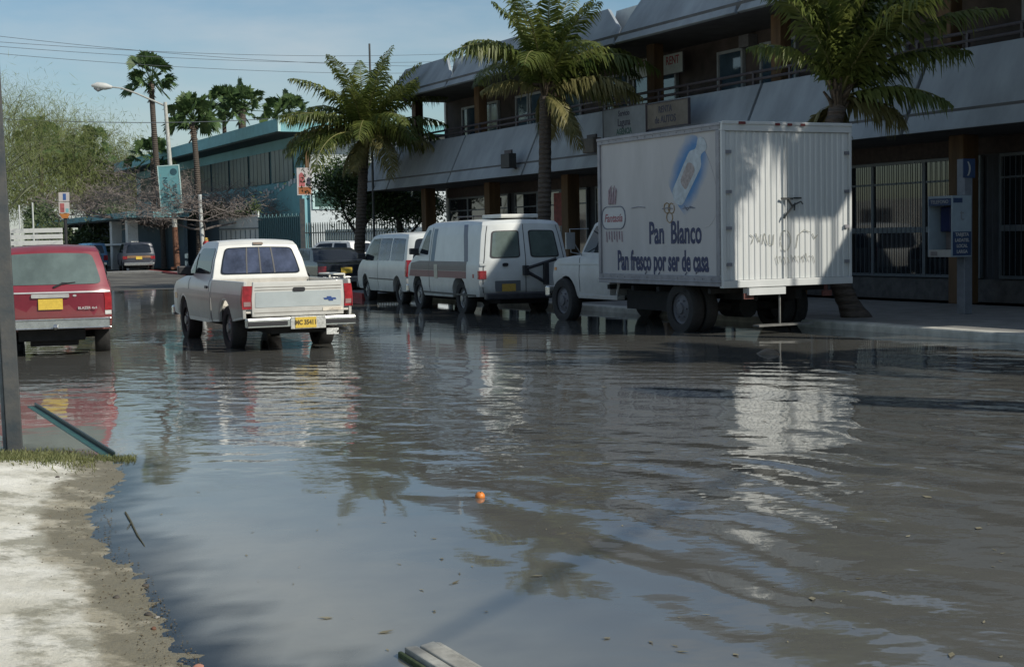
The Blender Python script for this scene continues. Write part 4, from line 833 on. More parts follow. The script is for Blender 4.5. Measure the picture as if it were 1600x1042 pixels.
def arcade():
    r = thing('shopping_arcade', 'two-storey shopping arcade with sloping grey panels, ochre posts and dark shopfronts', 'building', (0, 0, 0), STREET)
    S0, S1 = -10.6, 50.3; RE = 47.6; seams = [21.1 + 5.28 * k for k in range(-6, 6)]
    B = lambda: MB()
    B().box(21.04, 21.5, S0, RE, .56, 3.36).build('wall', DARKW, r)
    B().box(20.98, 21.6, S0, RE, .10, .56).build('plinth', mat('plinth_stone', (.10, .095, .09), .9, var=.3, scale=5, bump=.01), r, bevel=.02)
    B().box(20.98, 21.04, S0, RE, 3.02, 3.34).build('shop_lintel', mat('lintel_brown', (.05, .035, .03), .8, var=.3), r)
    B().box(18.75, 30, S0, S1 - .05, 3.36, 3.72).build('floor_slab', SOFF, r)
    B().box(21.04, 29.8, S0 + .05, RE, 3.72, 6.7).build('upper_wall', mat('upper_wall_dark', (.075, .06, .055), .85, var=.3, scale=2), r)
    B().box(18.72, 30.2, S0, 6.5, 6.42, 6.62).box(18.72, 30.2, 8.9, RE, 6.42, 6.62).box(20.35, 30.2, 6.5, 8.9, 6.42, 6.62).box(19.9, 30.2, S0, 6.5, 6.62, 7.0).box(19.9, 30.2, 8.9, RE, 6.62, 7.0).box(20.6, 30.2, 6.5, 8.9, 6.62, 6.9).build('roof', SOFF, r)  # unseen gap left in the roof to let sun reach the kerb
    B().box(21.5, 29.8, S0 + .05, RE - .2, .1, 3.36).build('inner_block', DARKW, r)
    # bottom awning panels
    for i in range(len(seams)):
        a = seams[i]; b = seams[i + 1] if i + 1 < len(seams) else S1
        a += .05; b -= .05
        q = [(18.60, 3.34), (18.70, 3.34), (19.42, 4.86), (19.30, 4.86)]
        o = B().prism(q, a, b).build('awning_panel', PANEL, r, bevel=.015)
        sp_ = B().prism([(18.72, 3.38), (18.80, 3.38), (19.46, 4.80), (19.38, 4.80)], b - .02, b + .14).build('joint_bracket', PIPE, r) if i + 1 < len(seams) else None
        # roof fascia panels with notched top corners
        if a < RE - 1:
            b2 = min(b, RE)
            if 5 < a < 6: a = 8.9; b2 = b
            n0 = Vector((18.60, 0, 6.38)); n1 = Vector((19.40, 0, 7.52)); th = Vector((.10, 0, -.03))
            def P_(s_, t_): v = n0.lerp(n1, t_); return Vector((v.x, s_, v.z))
            ring_ = [P_(a, 0), P_(b2, 0), P_(b2, .45), P_(b2 + .02, .62), P_(b2 - .05, 1.0), P_(a + 1.55, 1.0), P_(a + .25, .42)]
            m_ = MB(); k = len(ring_); m_.add(ring_ + [v + th for v in ring_], [tuple(range(k)), tuple(range(2 * k - 1, k - 1, -1))] + [(j, (j + 1) % k, (j + 1) % k + k, j + k) for j in range(k)])
            m_.build('roof_panel', PANEL, r, bevel=.012)
            MB().prism([(19.55, 6.6), (20.6, 6.6), (20.6, 7.50), (19.75, 7.50)], a - .1, a + 1.7).build('sunlit_notch_wedge', WPAR, r)  # white wedge added for the sunlit inner side of the panels
    # columns, posts, rails
    for k in range(-5, 6):
        s_ = 21.2 + 5.28 * k
        if s_ < S0: continue
        B().box(20.05, 20.45, s_ - .20, s_ + .20, .115, 3.36).build('column', TIMB, r, bevel=.02)
        B().box(19.75, 20.05, s_ - .18, s_ + .18, 3.72, 6.42).build('upper_post', TIMB, r, bevel=.02)
    for z in (4.98, 5.14): B().tube([(19.36, S0, z), (19.36, S1 - .2, z)], .035, 8).build('handrail', PIPE, r, smooth=True)
    m_ = MB()
    for s_ in np.arange(S0 + .4, S1, 1.32): m_.box(19.33, 19.39, s_ - .03, s_ + .03, 4.70, 5.14)
    m_.build('rail_posts', PIPE, r)['kind'] = 'stuff'
    B().box(19.42, 19.6, S0, S1 - .2, 3.72, 4.75).build('balcony_upstand', SOFF, r)
    # shop windows: per bay three glazed leaves with frames
    rg = random.Random(4)
    for k in range(-5, 5):
        a0 = 21.2 + 5.28 * k + .25; b0 = a0 + 4.78
        if a0 < S0: continue
        n = 3; wd = (b0 - a0) / n
        for j in range(n):
            a = a0 + j * wd; b = a + wd
            m_ = MB()
            for (y0, y1, z0, z1) in ((a, a + .05, .58, 3.0), (b - .05, b, .58, 3.0), (a + .05, b - .05, .58, .64), (a + .05, b - .05, 2.94, 3.0), (a + .05, b - .05, 2.52, 2.56)):
                m_.box(20.93, 21.02, y0, y1, z0, z1)
            if k < 1: m_.box(20.925, 21.0, a + .05, b - .05, 1.50, 1.62)
            f = m_.build('window', ALU, r)
            tilt = rg.uniform(-.006, .006)
            MB().prism([(20.96 + tilt, .60), (20.975 + tilt, .60), (20.975 - tilt, 2.98), (20.96 - tilt, 2.98)], a + .03, b - .03).build('pane', SHOPG, f)
    for a, b, z0, z1, m2 in ((38.4, 39.3, .9, 2.2, 'red_poster'), (43.2, 43.9, 1.6, 2.6, 'red_poster')):
        B().box(20.90, 20.925, a, b, z0 + 1.0, min(z1 + 1, 2.9)).build('poster', mat(m2, (.24, .06, .05), .7, var=.4), r)
    # window grille on the right-hand shopfronts
    m_ = MB()
    for s_ in np.arange(16.4, 26.0, .145): m_.box(20.86, 20.872, s_, s_ + .012, .62, 2.95)
    g_ = m_.build('window_grille', mat('grille_grey', (.07, .08, .09), .6, var=.1), r); g_['kind'] = 'stuff'
    # upper windows
    ups = [(43.2, 44.6), (44.7, 46.1), (37.6, 39.2), (39.3, 40.9), (41.0, 41.9), (32.4, 33.4), (33.5, 34.6), (34.8, 36.2), (29.4, 30.5), (27.3, 28.7), (23.6, 25.9), (16.3, 20.4), (11.2, 15.2)]
    for a, b in ups:
        m_ = MB(); z0, z1 = 4.3, 6.1
        for (y0, y1, q0, q1) in ((a, a + .07, z0, z1), (b - .07, b, z0, z1), (a + .07, b - .07, z0, z0 + .07), (a + .07, b - .07, z1 - .07, z1)): m_.box(20.93, 21.03, y0, y1, q0, q1)
        f = m_.build('upper_window', mat('pale_frame', (.30, .33, .35), .5, var=.1), r)
        B().box(20.975, 20.985, a + .05, b - .05, z0 + .05, z1 - .05).build('pane', UPG, f)
    B().box(20.75, 21.03, 28.9, 29.3, 6.05, 6.35).build('air_conditioner', mat('ac_grey', (.14, .14, .15), .7, var=.2), r, bevel=.01)
    B().box(19.6, 26, 12.2, 19.3, 7.0, 10.4).build('shadow_penthouse', PANEL, r, bevel=.03)  # unseen rooftop block added to cast shade on the parked vans
    # pale end of the building
    B().box(21.0, 29.8, RE, RE + .15, .1, 6.9).build('end_wall', WPAR, r)
    return r
AR = arcade()
STF = Matrix.Rotation(STREET, 4, 'Z')
def board(name, label, cat, xa, ya, xb, yb, p, ma, txts, thick=.05, tilt=0):
    A_, Bq = onp(xa, ya, p), onp(xb, yb, p)          # A upper far corner, B lower near corner
    sa, sb = A_.x * DS.x + A_.y * DS.y, Bq.x * DS.x + Bq.y * DS.y; z1, z0 = A_.z, Bq.z
    o = thing(name, label, cat, tuple(NP * p + DS * ((sa + sb) / 2) + Vector((0, 0, z0))), STREET)
    h = z1 - z0; w_ = abs(sa - sb) / 2
    MB().box(-thick, 0, -w_, w_, 0, h).build('board', ma, o, bevel=.006)
    f = MB(); 
    for (y0, y1, q0, q1) in ((-w_ - .02, -w_, -.02, h + .02), (w_, w_ + .02, -.02, h + .02), (-w_, w_, h, h + .02), (-w_, w_, -.02, 0)): f.box(-thick - .01, .01, y0, y1, q0, q1)
    f.build('edge', PIPE, o)
    for (s, sz, u, v, mt) in txts:                   # facing the street: local x runs to the viewer's right = towards the camera (-s)
        text('lettering', s, sz, mt, o, frame((-thick - .003, -(u - .5) * 2 * w_, v * h), (0, -1, 0), (0, 0, 1)), .002, sx=.85, bold=.004)
    return o
GI = mat('green_sign_ink', (.03, .09, .07), .7, var=.3); DI = mat('dark_sign_ink', (.05, .05, .07), .7, var=.3); RI = mat('red_sign_ink', (.32, .03, .05), .6, var=.2)
board('shop_sign', 'grey shop signboard with dark lettering standing on the awning above the box truck', 'sign', 945, 174, 1012, 208, 18.5, mat('sign_grey', (.20, .22, .23), .7, var=.15, scale=3), [('Servicio', .20, .5, .80, DI), ('Laguna', .26, .5, .48, DI), ('AGENCIA', .20, .5, .16, GI)])
board('shop_sign', 'brownish shop signboard right of the grey one on the awning', 'sign', 1014, 165, 1078, 193, 18.5, mat('sign_brown', (.15, .13, .105), .7, var=.25, scale=3), [('RENTA', .22, .45, .72, DI), ('de AUTOS', .24, .45, .30, DI)])
board('banner', 'white banner with red lettering hung inside the upper gallery beside the door', 'banner', 1036, 88, 1068, 112, 20.6, mat('banner_white', (.50, .54, .52), .7, var=.1), [('RENT', .30, .5, .66, RI)], thick=.02)
board('banner', 'white banner with red top hung in the upper gallery behind the palm', 'banner', 985, 98, 1020, 118, 20.6, MC['banner_white'], [('RENTA', .24, .5, .76, RI)], thick=.02)
for nm, lab, xa, ya, xb, yb in (('flood_lamp', 'small black flood lamp housing mounted on the awning left of the second palm', 786, 236, 803, 262), ('flood_lamp', 'brown lamp housing mounted on the awning just left of the box truck', 914, 212, 936, 238)):
    A_, Bq = onp(xa, ya, 18.45), onp(xb, yb, 18.45); sa = A_.x * DS.x + A_.y * DS.y; sb = Bq.x * DS.x + Bq.y * DS.y
    o = thing(nm, lab, 'lamp', tuple(NP * 18.45 + DS * ((sa + sb) / 2) + Vector((0, 0, Bq.z))), STREET, 'lamp housings on the awning')
    h = A_.z - Bq.z; w_ = abs(sa - sb) / 2 * .8
    MB().box(-.12, .12, -w_, w_, 0, h * .8).build('housing', mat('housing_black', (.03, .03, .03), .6, var=.2) if xa < 800 else mat('housing_brown', (.09, .075, .06), .6, var=.2), o, bevel=.015)
    MB().tube([(.0, 0, .1), (.45, 0, -.1)], .03, 6).box(-.02, .03, -w_ * .8, w_ * .8, h * .8, h).build('bracket', PIPE, o)

# ------------------------------------------------------------------ teal building at the bend
TEAL = mat('teal_paint', (.17, .38, .41), .7, var=.10, scale=1.5)
TEALL = mat('pale_teal_trim', (.42, .58, .56), .6, var=.06)
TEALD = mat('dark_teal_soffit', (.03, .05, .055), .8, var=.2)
def teal_building():
    r = thing('teal_office_building', 'long teal two-storey building with deep flat roof overhang at the street bend', 'building', tuple(W(77.3, 24.0, .1)), STREET)
    L_ = 46; Wd = 15
    MB().box(0, .12, .0, L_, 7.58, 8.28).build('side_fascia', TEAL, r)
    MB().box(.12, Wd, 0, .12, 8.06, 8.28).build('end_fascia_top', TEALL, r)
    MB().box(.12, Wd, .02, .12, 7.55, 8.055).build('end_fascia', TEAL, r)
    MB().box(-.01, .14, -.012, .10, 7.56, 8.30).build('corner_trim', TEALL, r)
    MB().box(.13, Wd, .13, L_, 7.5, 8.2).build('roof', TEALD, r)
    MB().box(1.8, Wd, 1.6, L_, -.1, 7.5).build('wall', mat('teal_wall', (.20, .40, .44), .8, var=.08, scale=.8), r)
    MB().box(2.2, Wd + .02, 1.40, 1.58, -.1, 7.5).build('end_wall', mat('pale_end_wall', (.50, .54, .55), .8, var=.08, scale=2), r)
    MB().box(1.66, 1.78, 1.2, L_, 2.7, 4.9).build('gallery_parapet', TEAL, r)
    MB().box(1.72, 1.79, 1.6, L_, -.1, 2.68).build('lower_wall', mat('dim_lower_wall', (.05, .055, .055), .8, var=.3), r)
    for k in range(9):
        s0 = 3.0 + k * 4.6
        f = MB().box(1.72, 1.79, s0, s0 + 4.2, 5.0, 6.9).build('window', mat('window_band_dark', (.045, .075, .095), .3, var=.35, scale=.6, spec=.3), r)
        m = MB()
        for q in np.arange(s0, s0 + 4.3, .84): m.box(1.708, 1.719, q - .015, q + .015, 5.0, 6.9)
        m.build('frame', mat('frame_slate', (.04, .06, .07), .6, var=.1), f)
    MB().box(1.9, 2.1, 1.15, 1.35, 4.9, 7.5).build('post', TIMB, r)
    f = MB().box(2.3, 4.1, 1.30, 1.385, 3.3, 4.35).build('window', TEALL, r); MB().box(2.45, 3.95, 1.27, 1.295, 3.45, 4.2).build('pane', mat('green_pane', (.02, .06, .05), .2, var=.2), f)
    m = MB(); rg = random.Random(5)
    for k in range(12):
        u = 2.2 + k * .55 + rg.uniform(-.1, .1); z = 4.75 - .03 * k + rg.uniform(-.12, .12); m.box(1.60, 1.64, u, u + .30, z, z + rg.uniform(.12, .3))
    m.build('hung_laundry', mat('cloth_white', (.55, .57, .58), .8, var=.15), r)['kind'] = 'stuff'
    return r
teal_building()
# perimeter wall, gate and fences in front of it
def run(name, label, cat, A_, B_, h, th, ma, build):
    A_ = Vector(A_); B_ = Vector(B_); u = B_ - A_; Lh = Vector((u.x, u.y, 0)).length
    o = thing(name, label, cat, (A_.x, A_.y, .1), math.atan2(u.y, u.x)); build(o, Lh); return o
w0, w1, w2, w3, w4 = dep(182, 400, 94), dep(344, 400, 86), dep(405, 400, 82), dep(476, 400, 78), dep(640, 400, 70)
BW = mat('blue_grey_wall', (.115, .165, .195), .85, var=.10, scale=1.0, streak=2)
def b_wall(o, L_):
    MB().box(0, L_, 0, .2, 0, 3.1).build('wall', BW, o)
    MB().box(-.05, L_ + .05, -.05, .25, 3.103, 3.22).build('coping', mat('coping_dark', (.05, .06, .065), .9, var=.3), o)
run('perimeter_wall', 'long blue-grey street wall behind the lamp post and bare tree', 'wall', w0, w1, 3, .2, BW, b_wall)
GW = mat('gate_white', (.62, .66, .64), .7, var=.10, scale=2)
def b_gate(o, L_):
    MB().box(0, L_, 0, .08, 0, 3.25).build('panel', GW, o)
    m = MB(); m.box(0, L_, -.05, -.004, 2.25, 2.33)
    for x in np.arange(.3, L_, .62): m.box(x, x + .05, -.04, -.004, .1, 2.2)
    m.build('frame', mat('gate_frame_grey', (.24, .27, .27), .7, var=.1), o)
run('gate', 'pale sheet metal gate between the blue-grey wall and the teal ribbed fence', 'gate', w1, w2, 3, .1, GW, b_gate)
def b_rib(o, L_):
    m = MB(); m.box(0, L_, .05, .1, 0, 2.9)
    for x in np.arange(0, L_, .22): m.box(x, x + .10, -.0, .048, 0, 2.9 + .12 * ((int(x / .22)) % 2))
    m.build('ribbed_sheet', mat('teal_sheet', (.07, .15, .16), .6, var=.15), o)
run('ribbed_fence', 'dark teal ribbed sheet fence left of the picket fence', 'fence', w2, w3, 3, .1, TEAL, b_rib)
def b_pick(o, L_):
    m = MB()
    for x in np.arange(0, L_, .24): m.prism([(x, 0), (x + .07, 0), (x + .07, 2.35), (x + .035, 2.48), (x, 2.35)], 0, .04)
    m.box(0, L_, .045, .08, .5, .56); m.box(0, L_, .045, .08, 1.9, 1.96)
    m.build('pickets', mat('picket_dark', (.06, .08, .08), .6, var=.2), o)
    MB().box(0, L_, -.05, .15, -.1, .42).build('base_wall', mat('base_wall_green', (.05, .10, .09), .8, var=.2), o)
run('picket_fence', 'dark picket fence before the pale wall, behind the small white car', 'fence', w3, w4, 3, .1, TEAL, b_pick)
def b_back(o, L_): MB().box(0, L_, 0, .2, 0, 2.1).build('wall', mat('cream_wall', (.68, .69, .65), .8, var=.08), o)
run('garden_wall', 'low pale garden wall seen through the picket fence', 'wall', w3 + Vector((.8, 3, 0)), w4 + Vector((1, 2.5, 0)), 2, .2, GW, b_back)
# entrance canopy far left
def canopy():
    r = thing('entrance_canopy', 'long low teal canopy roof on white pillars at the far left', 'canopy', tuple(W(85, 17.2, .05)), STREET)
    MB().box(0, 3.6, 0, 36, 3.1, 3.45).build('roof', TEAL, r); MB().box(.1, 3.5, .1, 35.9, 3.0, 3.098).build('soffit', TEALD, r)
    for s_ in (1.6, 6.4): MB().box(.3, .9, s_, s_ + .7, 0, 3.0).build('pillar', WPAR, r)
    MB().box(.2, .5, 1.2, 9.5, 1.5, 1.62).build('rail', WPAR, r)
    MB().box(3.3, 3.5, .2, 35.8, 0, 3.0).build('back_wall', BW, r)
canopy()
def slats():
    A_ = dep(15, 380, 66); r = thing('slatted_fence', 'white horizontal slat fence behind the red wagon', 'fence', (A_.x, A_.y, .05), rad(-2))
    m = MB()
    for k in range(6): m.box(0, 2.45, 0, .05, .75 + k * .28, .95 + k * .28)
    m.build('slats', WPAR, r)
    for x in (0.05, 1.2, 2.3): MB().box(x, x + .1, .055, .13, 0, 2.3).build('post', mat('post_grey', (.3, .3, .28), .7, var=.1), r)
slats()
# buildings across the street, outside the picture: they stand in the shop window reflections and light the street
r = thing('pale_shop_building', 'long pale shop building on the near side of the street', 'building', tuple(W(40, -22, .0)), STREET)
MB().box(0, 9, 0, 95, 0, 3.1).build('wall', mat('pale_render', (.42, .42, .39), .85, var=.08, scale=.6), r)
m_ = MB()
for k in range(18): m_.box(9.0, 9.05, 3 + k * 5, 5.6 + k * 5, .8, 2.6)
m_.build('windows', DARKW, r)['kind'] = 'stuff'

# added, unseen: these throw the shadows on the truck doors and the water
o = thing('shadow_tank', 'unseen square tank on legs on the arcade roof, added for its shadow', 'water tank', tuple(W(9.68, 19.85, 7.0)), STREET)
MB().box(-.5, .5, -.5, .5, 2.3, 3.25).build('tank', mat('tank_black', (.03, .03, .03), .6, var=.2), o, bevel=.03)
for a in (-.45, .40):
    for b in (-.45, .40): MB().box(a, a + .05, b, b + .05, 0, 2.3).build('leg', PIPE, o)
o = thing('shadow_pylon', 'unseen tall grey pylon on the sidewalk behind the camera, added for its shadow', 'sign', tuple(W(-1.6, 16.3, .1)), STREET)
MB().box(-.2, .2, -.45, .45, 0, 11.5).build('pylon', mat('pylon_grey', (.25, .26, .27), .7, var=.1), o, bevel=.03); MB().box(-.4, .4, -.7, .7, -.02, .4).build('footing', CONC, o)
# ------------------------------------------------------------------ plants
def leafmat(name, c1, c2, tl=.3, rough=.5, sc=3):
    return mat(name, c1, rough, var=0, col2=c2, scale=sc, translucent=tl, spec=.35)
COCO = leafmat('coconut_leaf', (.050, .085, .018), (.19, .21, .055), .40, .40, 1.4)
COCOD = leafmat('old_coconut_leaf', (.11, .11, .035), (.26, .23, .10), .30, .5, 2)
FAN = leafmat('fan_palm_leaf', (.035, .080, .030), (.12, .18, .06), .30)
BARKP = mat('palm_bark', (.085, .068, .055), .9, var=.45, scale=9, wave=('Z', 2.6, .035), streak=.15)
RACH = mat('frond_midrib', (.16, .15, .05), .6, var=.2)
def frond_mb(rng, base, az, el, Ln, droop, leaf=.55, n=84, side=1.0):
    """one feather frond: midrib plus leaflets"""
    rib = MB(); lf = MB(); pts = []; q = Vector(base); N = 14; dirs = []
    h = Vector((math.cos(az), math.sin(az), 0)); sway = rng.uniform(-.25, .25); sd = Vector((-h.y, h.x, 0))
    for i in range(N + 1):
        t_ = i / N; e = el - droop * t_ ** 1.25
        d = (h * math.cos(e) + sd * sway * t_ * math.cos(e)) + Vector((0, 0, math.sin(e))); d.normalize()
        pts.append(q.copy()); dirs.append(d); q = q + d * (Ln / N)
    rib.tube(pts, [.030 * (1 - .85 * i / N) for i in range(N + 1)], 5)
    for i in range(n):
        t_ = .10 + .90 * i / (n - 1); f = t_ * N; k = min(N - 1, int(f)); p = pts[k].lerp(pts[k + 1], f - k); d = dirs[k].lerp(dirs[k + 1], f - k).normalized()
        lat = d.cross(Vector((0, 0, 1)));
        if lat.length < .1: lat = sd.copy()
        lat.normalize(); upv = lat.cross(d).normalized()
        ll = leaf * 1.25 * (math.sin(math.pi * min(1, .12 + t_ * .86)) ** .6) * rng.uniform(.85, 1.1)
        for s in (1, -1):
            if rng.random() < .06: continue
            o_ = (lat * s * rng.uniform(.75, 1.0) + d * rng.uniform(.35, .75) + upv * rng.uniform(-.10, .30) * side).normalized()
            hg_ = rng.uniform(.35, .85) * (1 - .55 * max(0, d.z)); p1 = p + o_ * ll * .46 + Vector((0, 0, -.22 * hg_ * ll)); p2 = p + o_ * ll * .74 + Vector((0, 0, -ll * hg_))
            wv = (d * .9 + upv * rng.uniform(-.3, .3)).normalized() * .023 * (1.5 - t_ * .6)
            lf.add([p - wv * .5, p + wv * .5, p1 + wv, p1 - wv, p2], [(0, 1, 2, 3), (3, 2, 4)])
    return rib, lf
def trunk_pts(base, top, bend, n=14):
    base = Vector(base); top = Vector(top); out = []
    for i in range(n + 1):
        t_ = i / n; p = base.lerp(top, t_); p += Vector(bend) * math.sin(t_ * math.pi); out.append(p)
    return out
def coconut(name, label, base, top, fr, seed, r0=.19, r1=.12, bend=(0, 0, 0), group='coconut palms along the arcade sidewalk'):
    """fr: list of (azimuth deg, elevation deg, length, droop deg, old?)"""
    rng = random.Random(seed); b = Vector(base); root = thing(name, label, 'palm tree', tuple(b), 0, group)
    tp = trunk_pts((0, 0, -.1), Vector(top) - b, bend, 40)
    rr = []
    for i in range(41):
        t_ = i / 40; rr.append((r0 * (1 - t_) + r1 * t_) * (1.0 + (.05 if i % 2 else -.02)) + (.10 * max(0, 1 - t_ * 12)))
    MB().tube(tp, rr, 14).build('trunk', BARKP, root, smooth=True, ang=60)
    T = tp[-1]
    hb = MB()
    for k in range(26):
        a = rng.uniform(0, 6.28); hb.tube([T + Vector((0, 0, rng.uniform(-.25, .1))), T + Vector((math.cos(a) * rng.uniform(.12, .3), math.sin(a) * rng.uniform(.12, .3), rng.uniform(.1, .55)))], [.05, .02], 5)
    hb.build('boot_fibre', mat('palm_fibre', (.075, .055, .035), .9, var=.4, scale=20), root)
    nuts = MB()
    for k in range(6):
        a = k * 1.05; c = T + Vector((math.cos(a) * .2, math.sin(a) * .2, -.12)); bm = bmesh.new(); bmesh.ops.create_icosphere(bm, subdivisions=1, radius=.085, matrix=Matrix.Translation(c))
        nuts.add([v.co.copy() for v in bm.verts], [[v.index for v in f.verts] for f in bm.faces]); bm.free()
    fr = list(fr) + [(rng.uniform(0, 360), rng.uniform(-45, -20), 1.7 * rng.uniform(.8, 1.1), 45, True) for k in range(3)]
    for (az, el, Ln, dr, old) in fr:
        rib, lf = frond_mb(rng, T + Vector((0, 0, .1)), rad(az), rad(el), Ln, rad(dr), leaf=.66 if Ln > 2 else .48)
        f = rib.build('frond', RACH, root, fix=False)
        lf.build('leaflets', COCOD if old else COCO, f, fix=False)
    return root
def crown(rng, n, Ln, az0=0, up=80, low=-20):
    out = []
    for i in range(n):
        t_ = (i + .5) / n; el = up - (up - low) * t_ ** .9 + rng.uniform(-6, 6); az = az0 + i * 137.5 + rng.uniform(-12, 12)
        out.append((az, el, Ln * rng.uniform(.85, 1.08), 22 + 50 * t_ + rng.uniform(0, 40), t_ > .93))
    return out
# azimuth 0 = picture right, 90 = away, 180 = picture left, 270 = towards the viewer
rng = random.Random(11)
pa = W(46.0, 16.9, .1); pb = W(32.3, 16.8, .1); pc = W(19.1, 15.9, .1)
coconut('coconut_palm', 'bushy dark coconut palm before the leafy ficus at the far end of the arcade', pa, dep(570, 218, pa.y), 
        crown(rng, 30, 3.2, 40, 88, 0) + [(182, 22, 3.0, 75, False), (175, 30, 2.9, 85, True), (350, 20, 2.7, 80, True), (5, 35, 3.0, 70, False), (20, 62, 3.2, 45, False), (8, 58, 3.3, 40, False), (200, 48, 2.9, 95, False), (165, 58, 2.6, 80, False)], 1, .20, .15)
coconut('coconut_palm', 'tall coconut palm behind the striped van, dead-tipped fronds hanging over the gallery', pb, dep(852, 150, pb.y),
        crown(rng, 17, 3.1, 0, 89, 40) + [(185, 30, 1.7, 70, True), (355, 18, 2.5, 55, True), (350, 26, 2.3, 60, True), (15, 52, 2.9, 90, False), (20, 44, 3.0, 85, False), (200, 64, 2.6, 85, False), (170, 62, 2.5, 80, False), (10, 22, 1.9, 70, False)], 2, .19, .14, (.02, 0, 0))
coconut('coconut_palm', 'coconut palm rising behind the box truck with long arching fronds', pc, dep(1310, 165, pc.y),
        [(k * 51 + 7, 80 + 3 * (k % 3), 3.0 - .1 * (k % 4), 25 + 6 * (k % 4), False) for k in range(9)] + [(25, 66, 3.2, 45, False), (340, 70, 3.1, 50, False), (60, 62, 3.0, 50, False), (300, 60, 2.6, 60, False), (175, 82, 2.7, 45, False), (195, 78, 2.5, 60, False), (5, 62, 3.2, 55, False), (0, 52, 3.3, 60, False), (350, 66, 3.0, 60, False), (8, 44, 2.6, 62, False), (355, 20, 1.9, 60, False), (10, 5, 1.3, 60, True), (40, 40, 2.2, 60, False), (170, 66, 1.9, 85, False)], 3, .18, .14, (-.42, 0, 0))
for i, (s_, p_, h, lab) in enumerate(((13.1, 15.75, 8.0, 'coconut palm on the sidewalk nearest the camera'), (5.8, 16.4, 6.8, 'coconut palm on the sidewalk beside the camera'))):
    b = W(s_, p_, .1); coconut('coconut_palm', lab, b, b + Vector((.1, 0, h)), crown(rng, (10, 16)[i], (2.7, 3.0)[i], 15 * i, 80, -25), 5 + i)

def fan_palm(name, label, base, top, seed, R=2.0, n=44, r0=.20, r1=.16, group='tall fan palms behind the teal building', fanr=.85, skirt=True):
    rng = random.Random(seed); b = Vector(base); root = thing(name, label, 'palm tree', tuple(b), 0, group)
    tp = trunk_pts((0, 0, -.1), Vector(top) - b, (rng.uniform(-.15, .15), 0, 0), 12)
    MB().tube(tp, [r0 + (r1 - r0) * i / 12 + (.06 if i == 0 else 0) for i in range(13)], 10).build('trunk', BARKP, root, smooth=True, ang=60)
    T = tp[-1]; cr = MB()
    for i in range(n):
        t_ = (i + .5) / n; el = rad(89 - 112 * t_ ** 1.1 + rng.uniform(-8, 8)); az = i * 2.4 + rng.uniform(-.3, .3)
        d = Vector((math.cos(az) * math.cos(el), math.sin(az) * math.cos(el), math.sin(el))); pl = (R - fanr) * rng.uniform(.45, 1.1)
        e = T + d * pl + Vector((0, 0, -.10 * pl)); cr.tube([T, e], [.03, .015], 4, cap=False)
        lat = d.cross(Vector((0, 0, 1))); lat = lat.normalized() if lat.length > .05 else Vector((1, 0, 0)); nv = lat.cross(d); ph = rng.uniform(-1.25, 1.25); lat, nv = lat * math.cos(ph) + nv * math.sin(ph), nv * math.cos(ph) - lat * math.sin(ph)
        for k in range(19):
            a = rad(-84 + 168 * k / 18 + rng.uniform(-3, 3)); rr = fanr * rng.uniform(.85, 1.1) * (.80 + .2 * math.cos(a))
            dd = (d * math.cos(a) + lat * math.sin(a) + nv * .12 * abs(math.sin(a))).normalized(); w_ = (lat * math.cos(a) - d * math.sin(a)) * .085 * fanr / .85
            p1 = e + dd * rr * .62; p2 = e + dd * rr + Vector((0, 0, -rr * rng.uniform(.10, .35)))
            cr.add([e, p1 - w_, p2, p1 + w_], [(0, 1, 2, 3)])
    cr.build('crown', FAN, root, fix=False)
    if skirt:
        sk = MB()
        for k in range(40):
            a = rng.uniform(0, 6.28); z = rng.uniform(-1.0, .1); sk.tube([T + Vector((0, 0, z)), T + Vector((math.cos(a) * .28, math.sin(a) * .28, z - .35))], [.05, .02], 4)
        sk.build('dead_skirt', mat('dead_frond', (.10, .07, .045), .9, var=.3), root)
    return root
fan_palm('fan_palm', 'tallest slim fan palm standing just behind the street lamp', at(261, 418, .12), dep(236, 128, at(261, 418, .12).y), 21, 2.2, 34)
b2 = dep(311, 400, 84); b2.z = .1; fan_palm('fan_palm', 'fan palm with reddish trunk between the lamp post and the white pole', b2, dep(301, 188, 85), 22, 1.95, 44, .20, .15)
fan_palm('fan_palm', 'slim fan palm left of the twin crowns above the teal roof', dep(352, 400, 118) * 1.0 - Vector((0, 0, 0)), dep(349, 165, 118), 23, 2.3, 44)
fan_palm('fan_palm', 'full fan palm right of the twin crowns above the teal roof', dep(378, 400, 116), dep(378, 172, 116), 24, 2.8, 56, .3, .3)
fan_palm('fan_palm', 'low fan palm crown showing over the right end of the teal roof', dep(452, 400, 122), dep(452, 178, 122), 25, 2.5, 46)
fan_palm('fan_palm', 'small dark fan palm low behind the tallest slim palm', dep(240, 400, 104), dep(238, 246, 104), 26, 2.2, 30, skirt=False)
fan_palm('fan_palm', 'small fan palm poking out of the feathery trees, nearer the dark post', dep(64, 400, 122), dep(64, 222, 122), 27, 2.9, 36, skirt=False)
fan_palm('fan_palm', 'small fan palm poking out of the feathery trees, nearer the bare tree', dep(140, 400, 126), dep(140, 240, 126), 28, 3.0, 36, skirt=False)

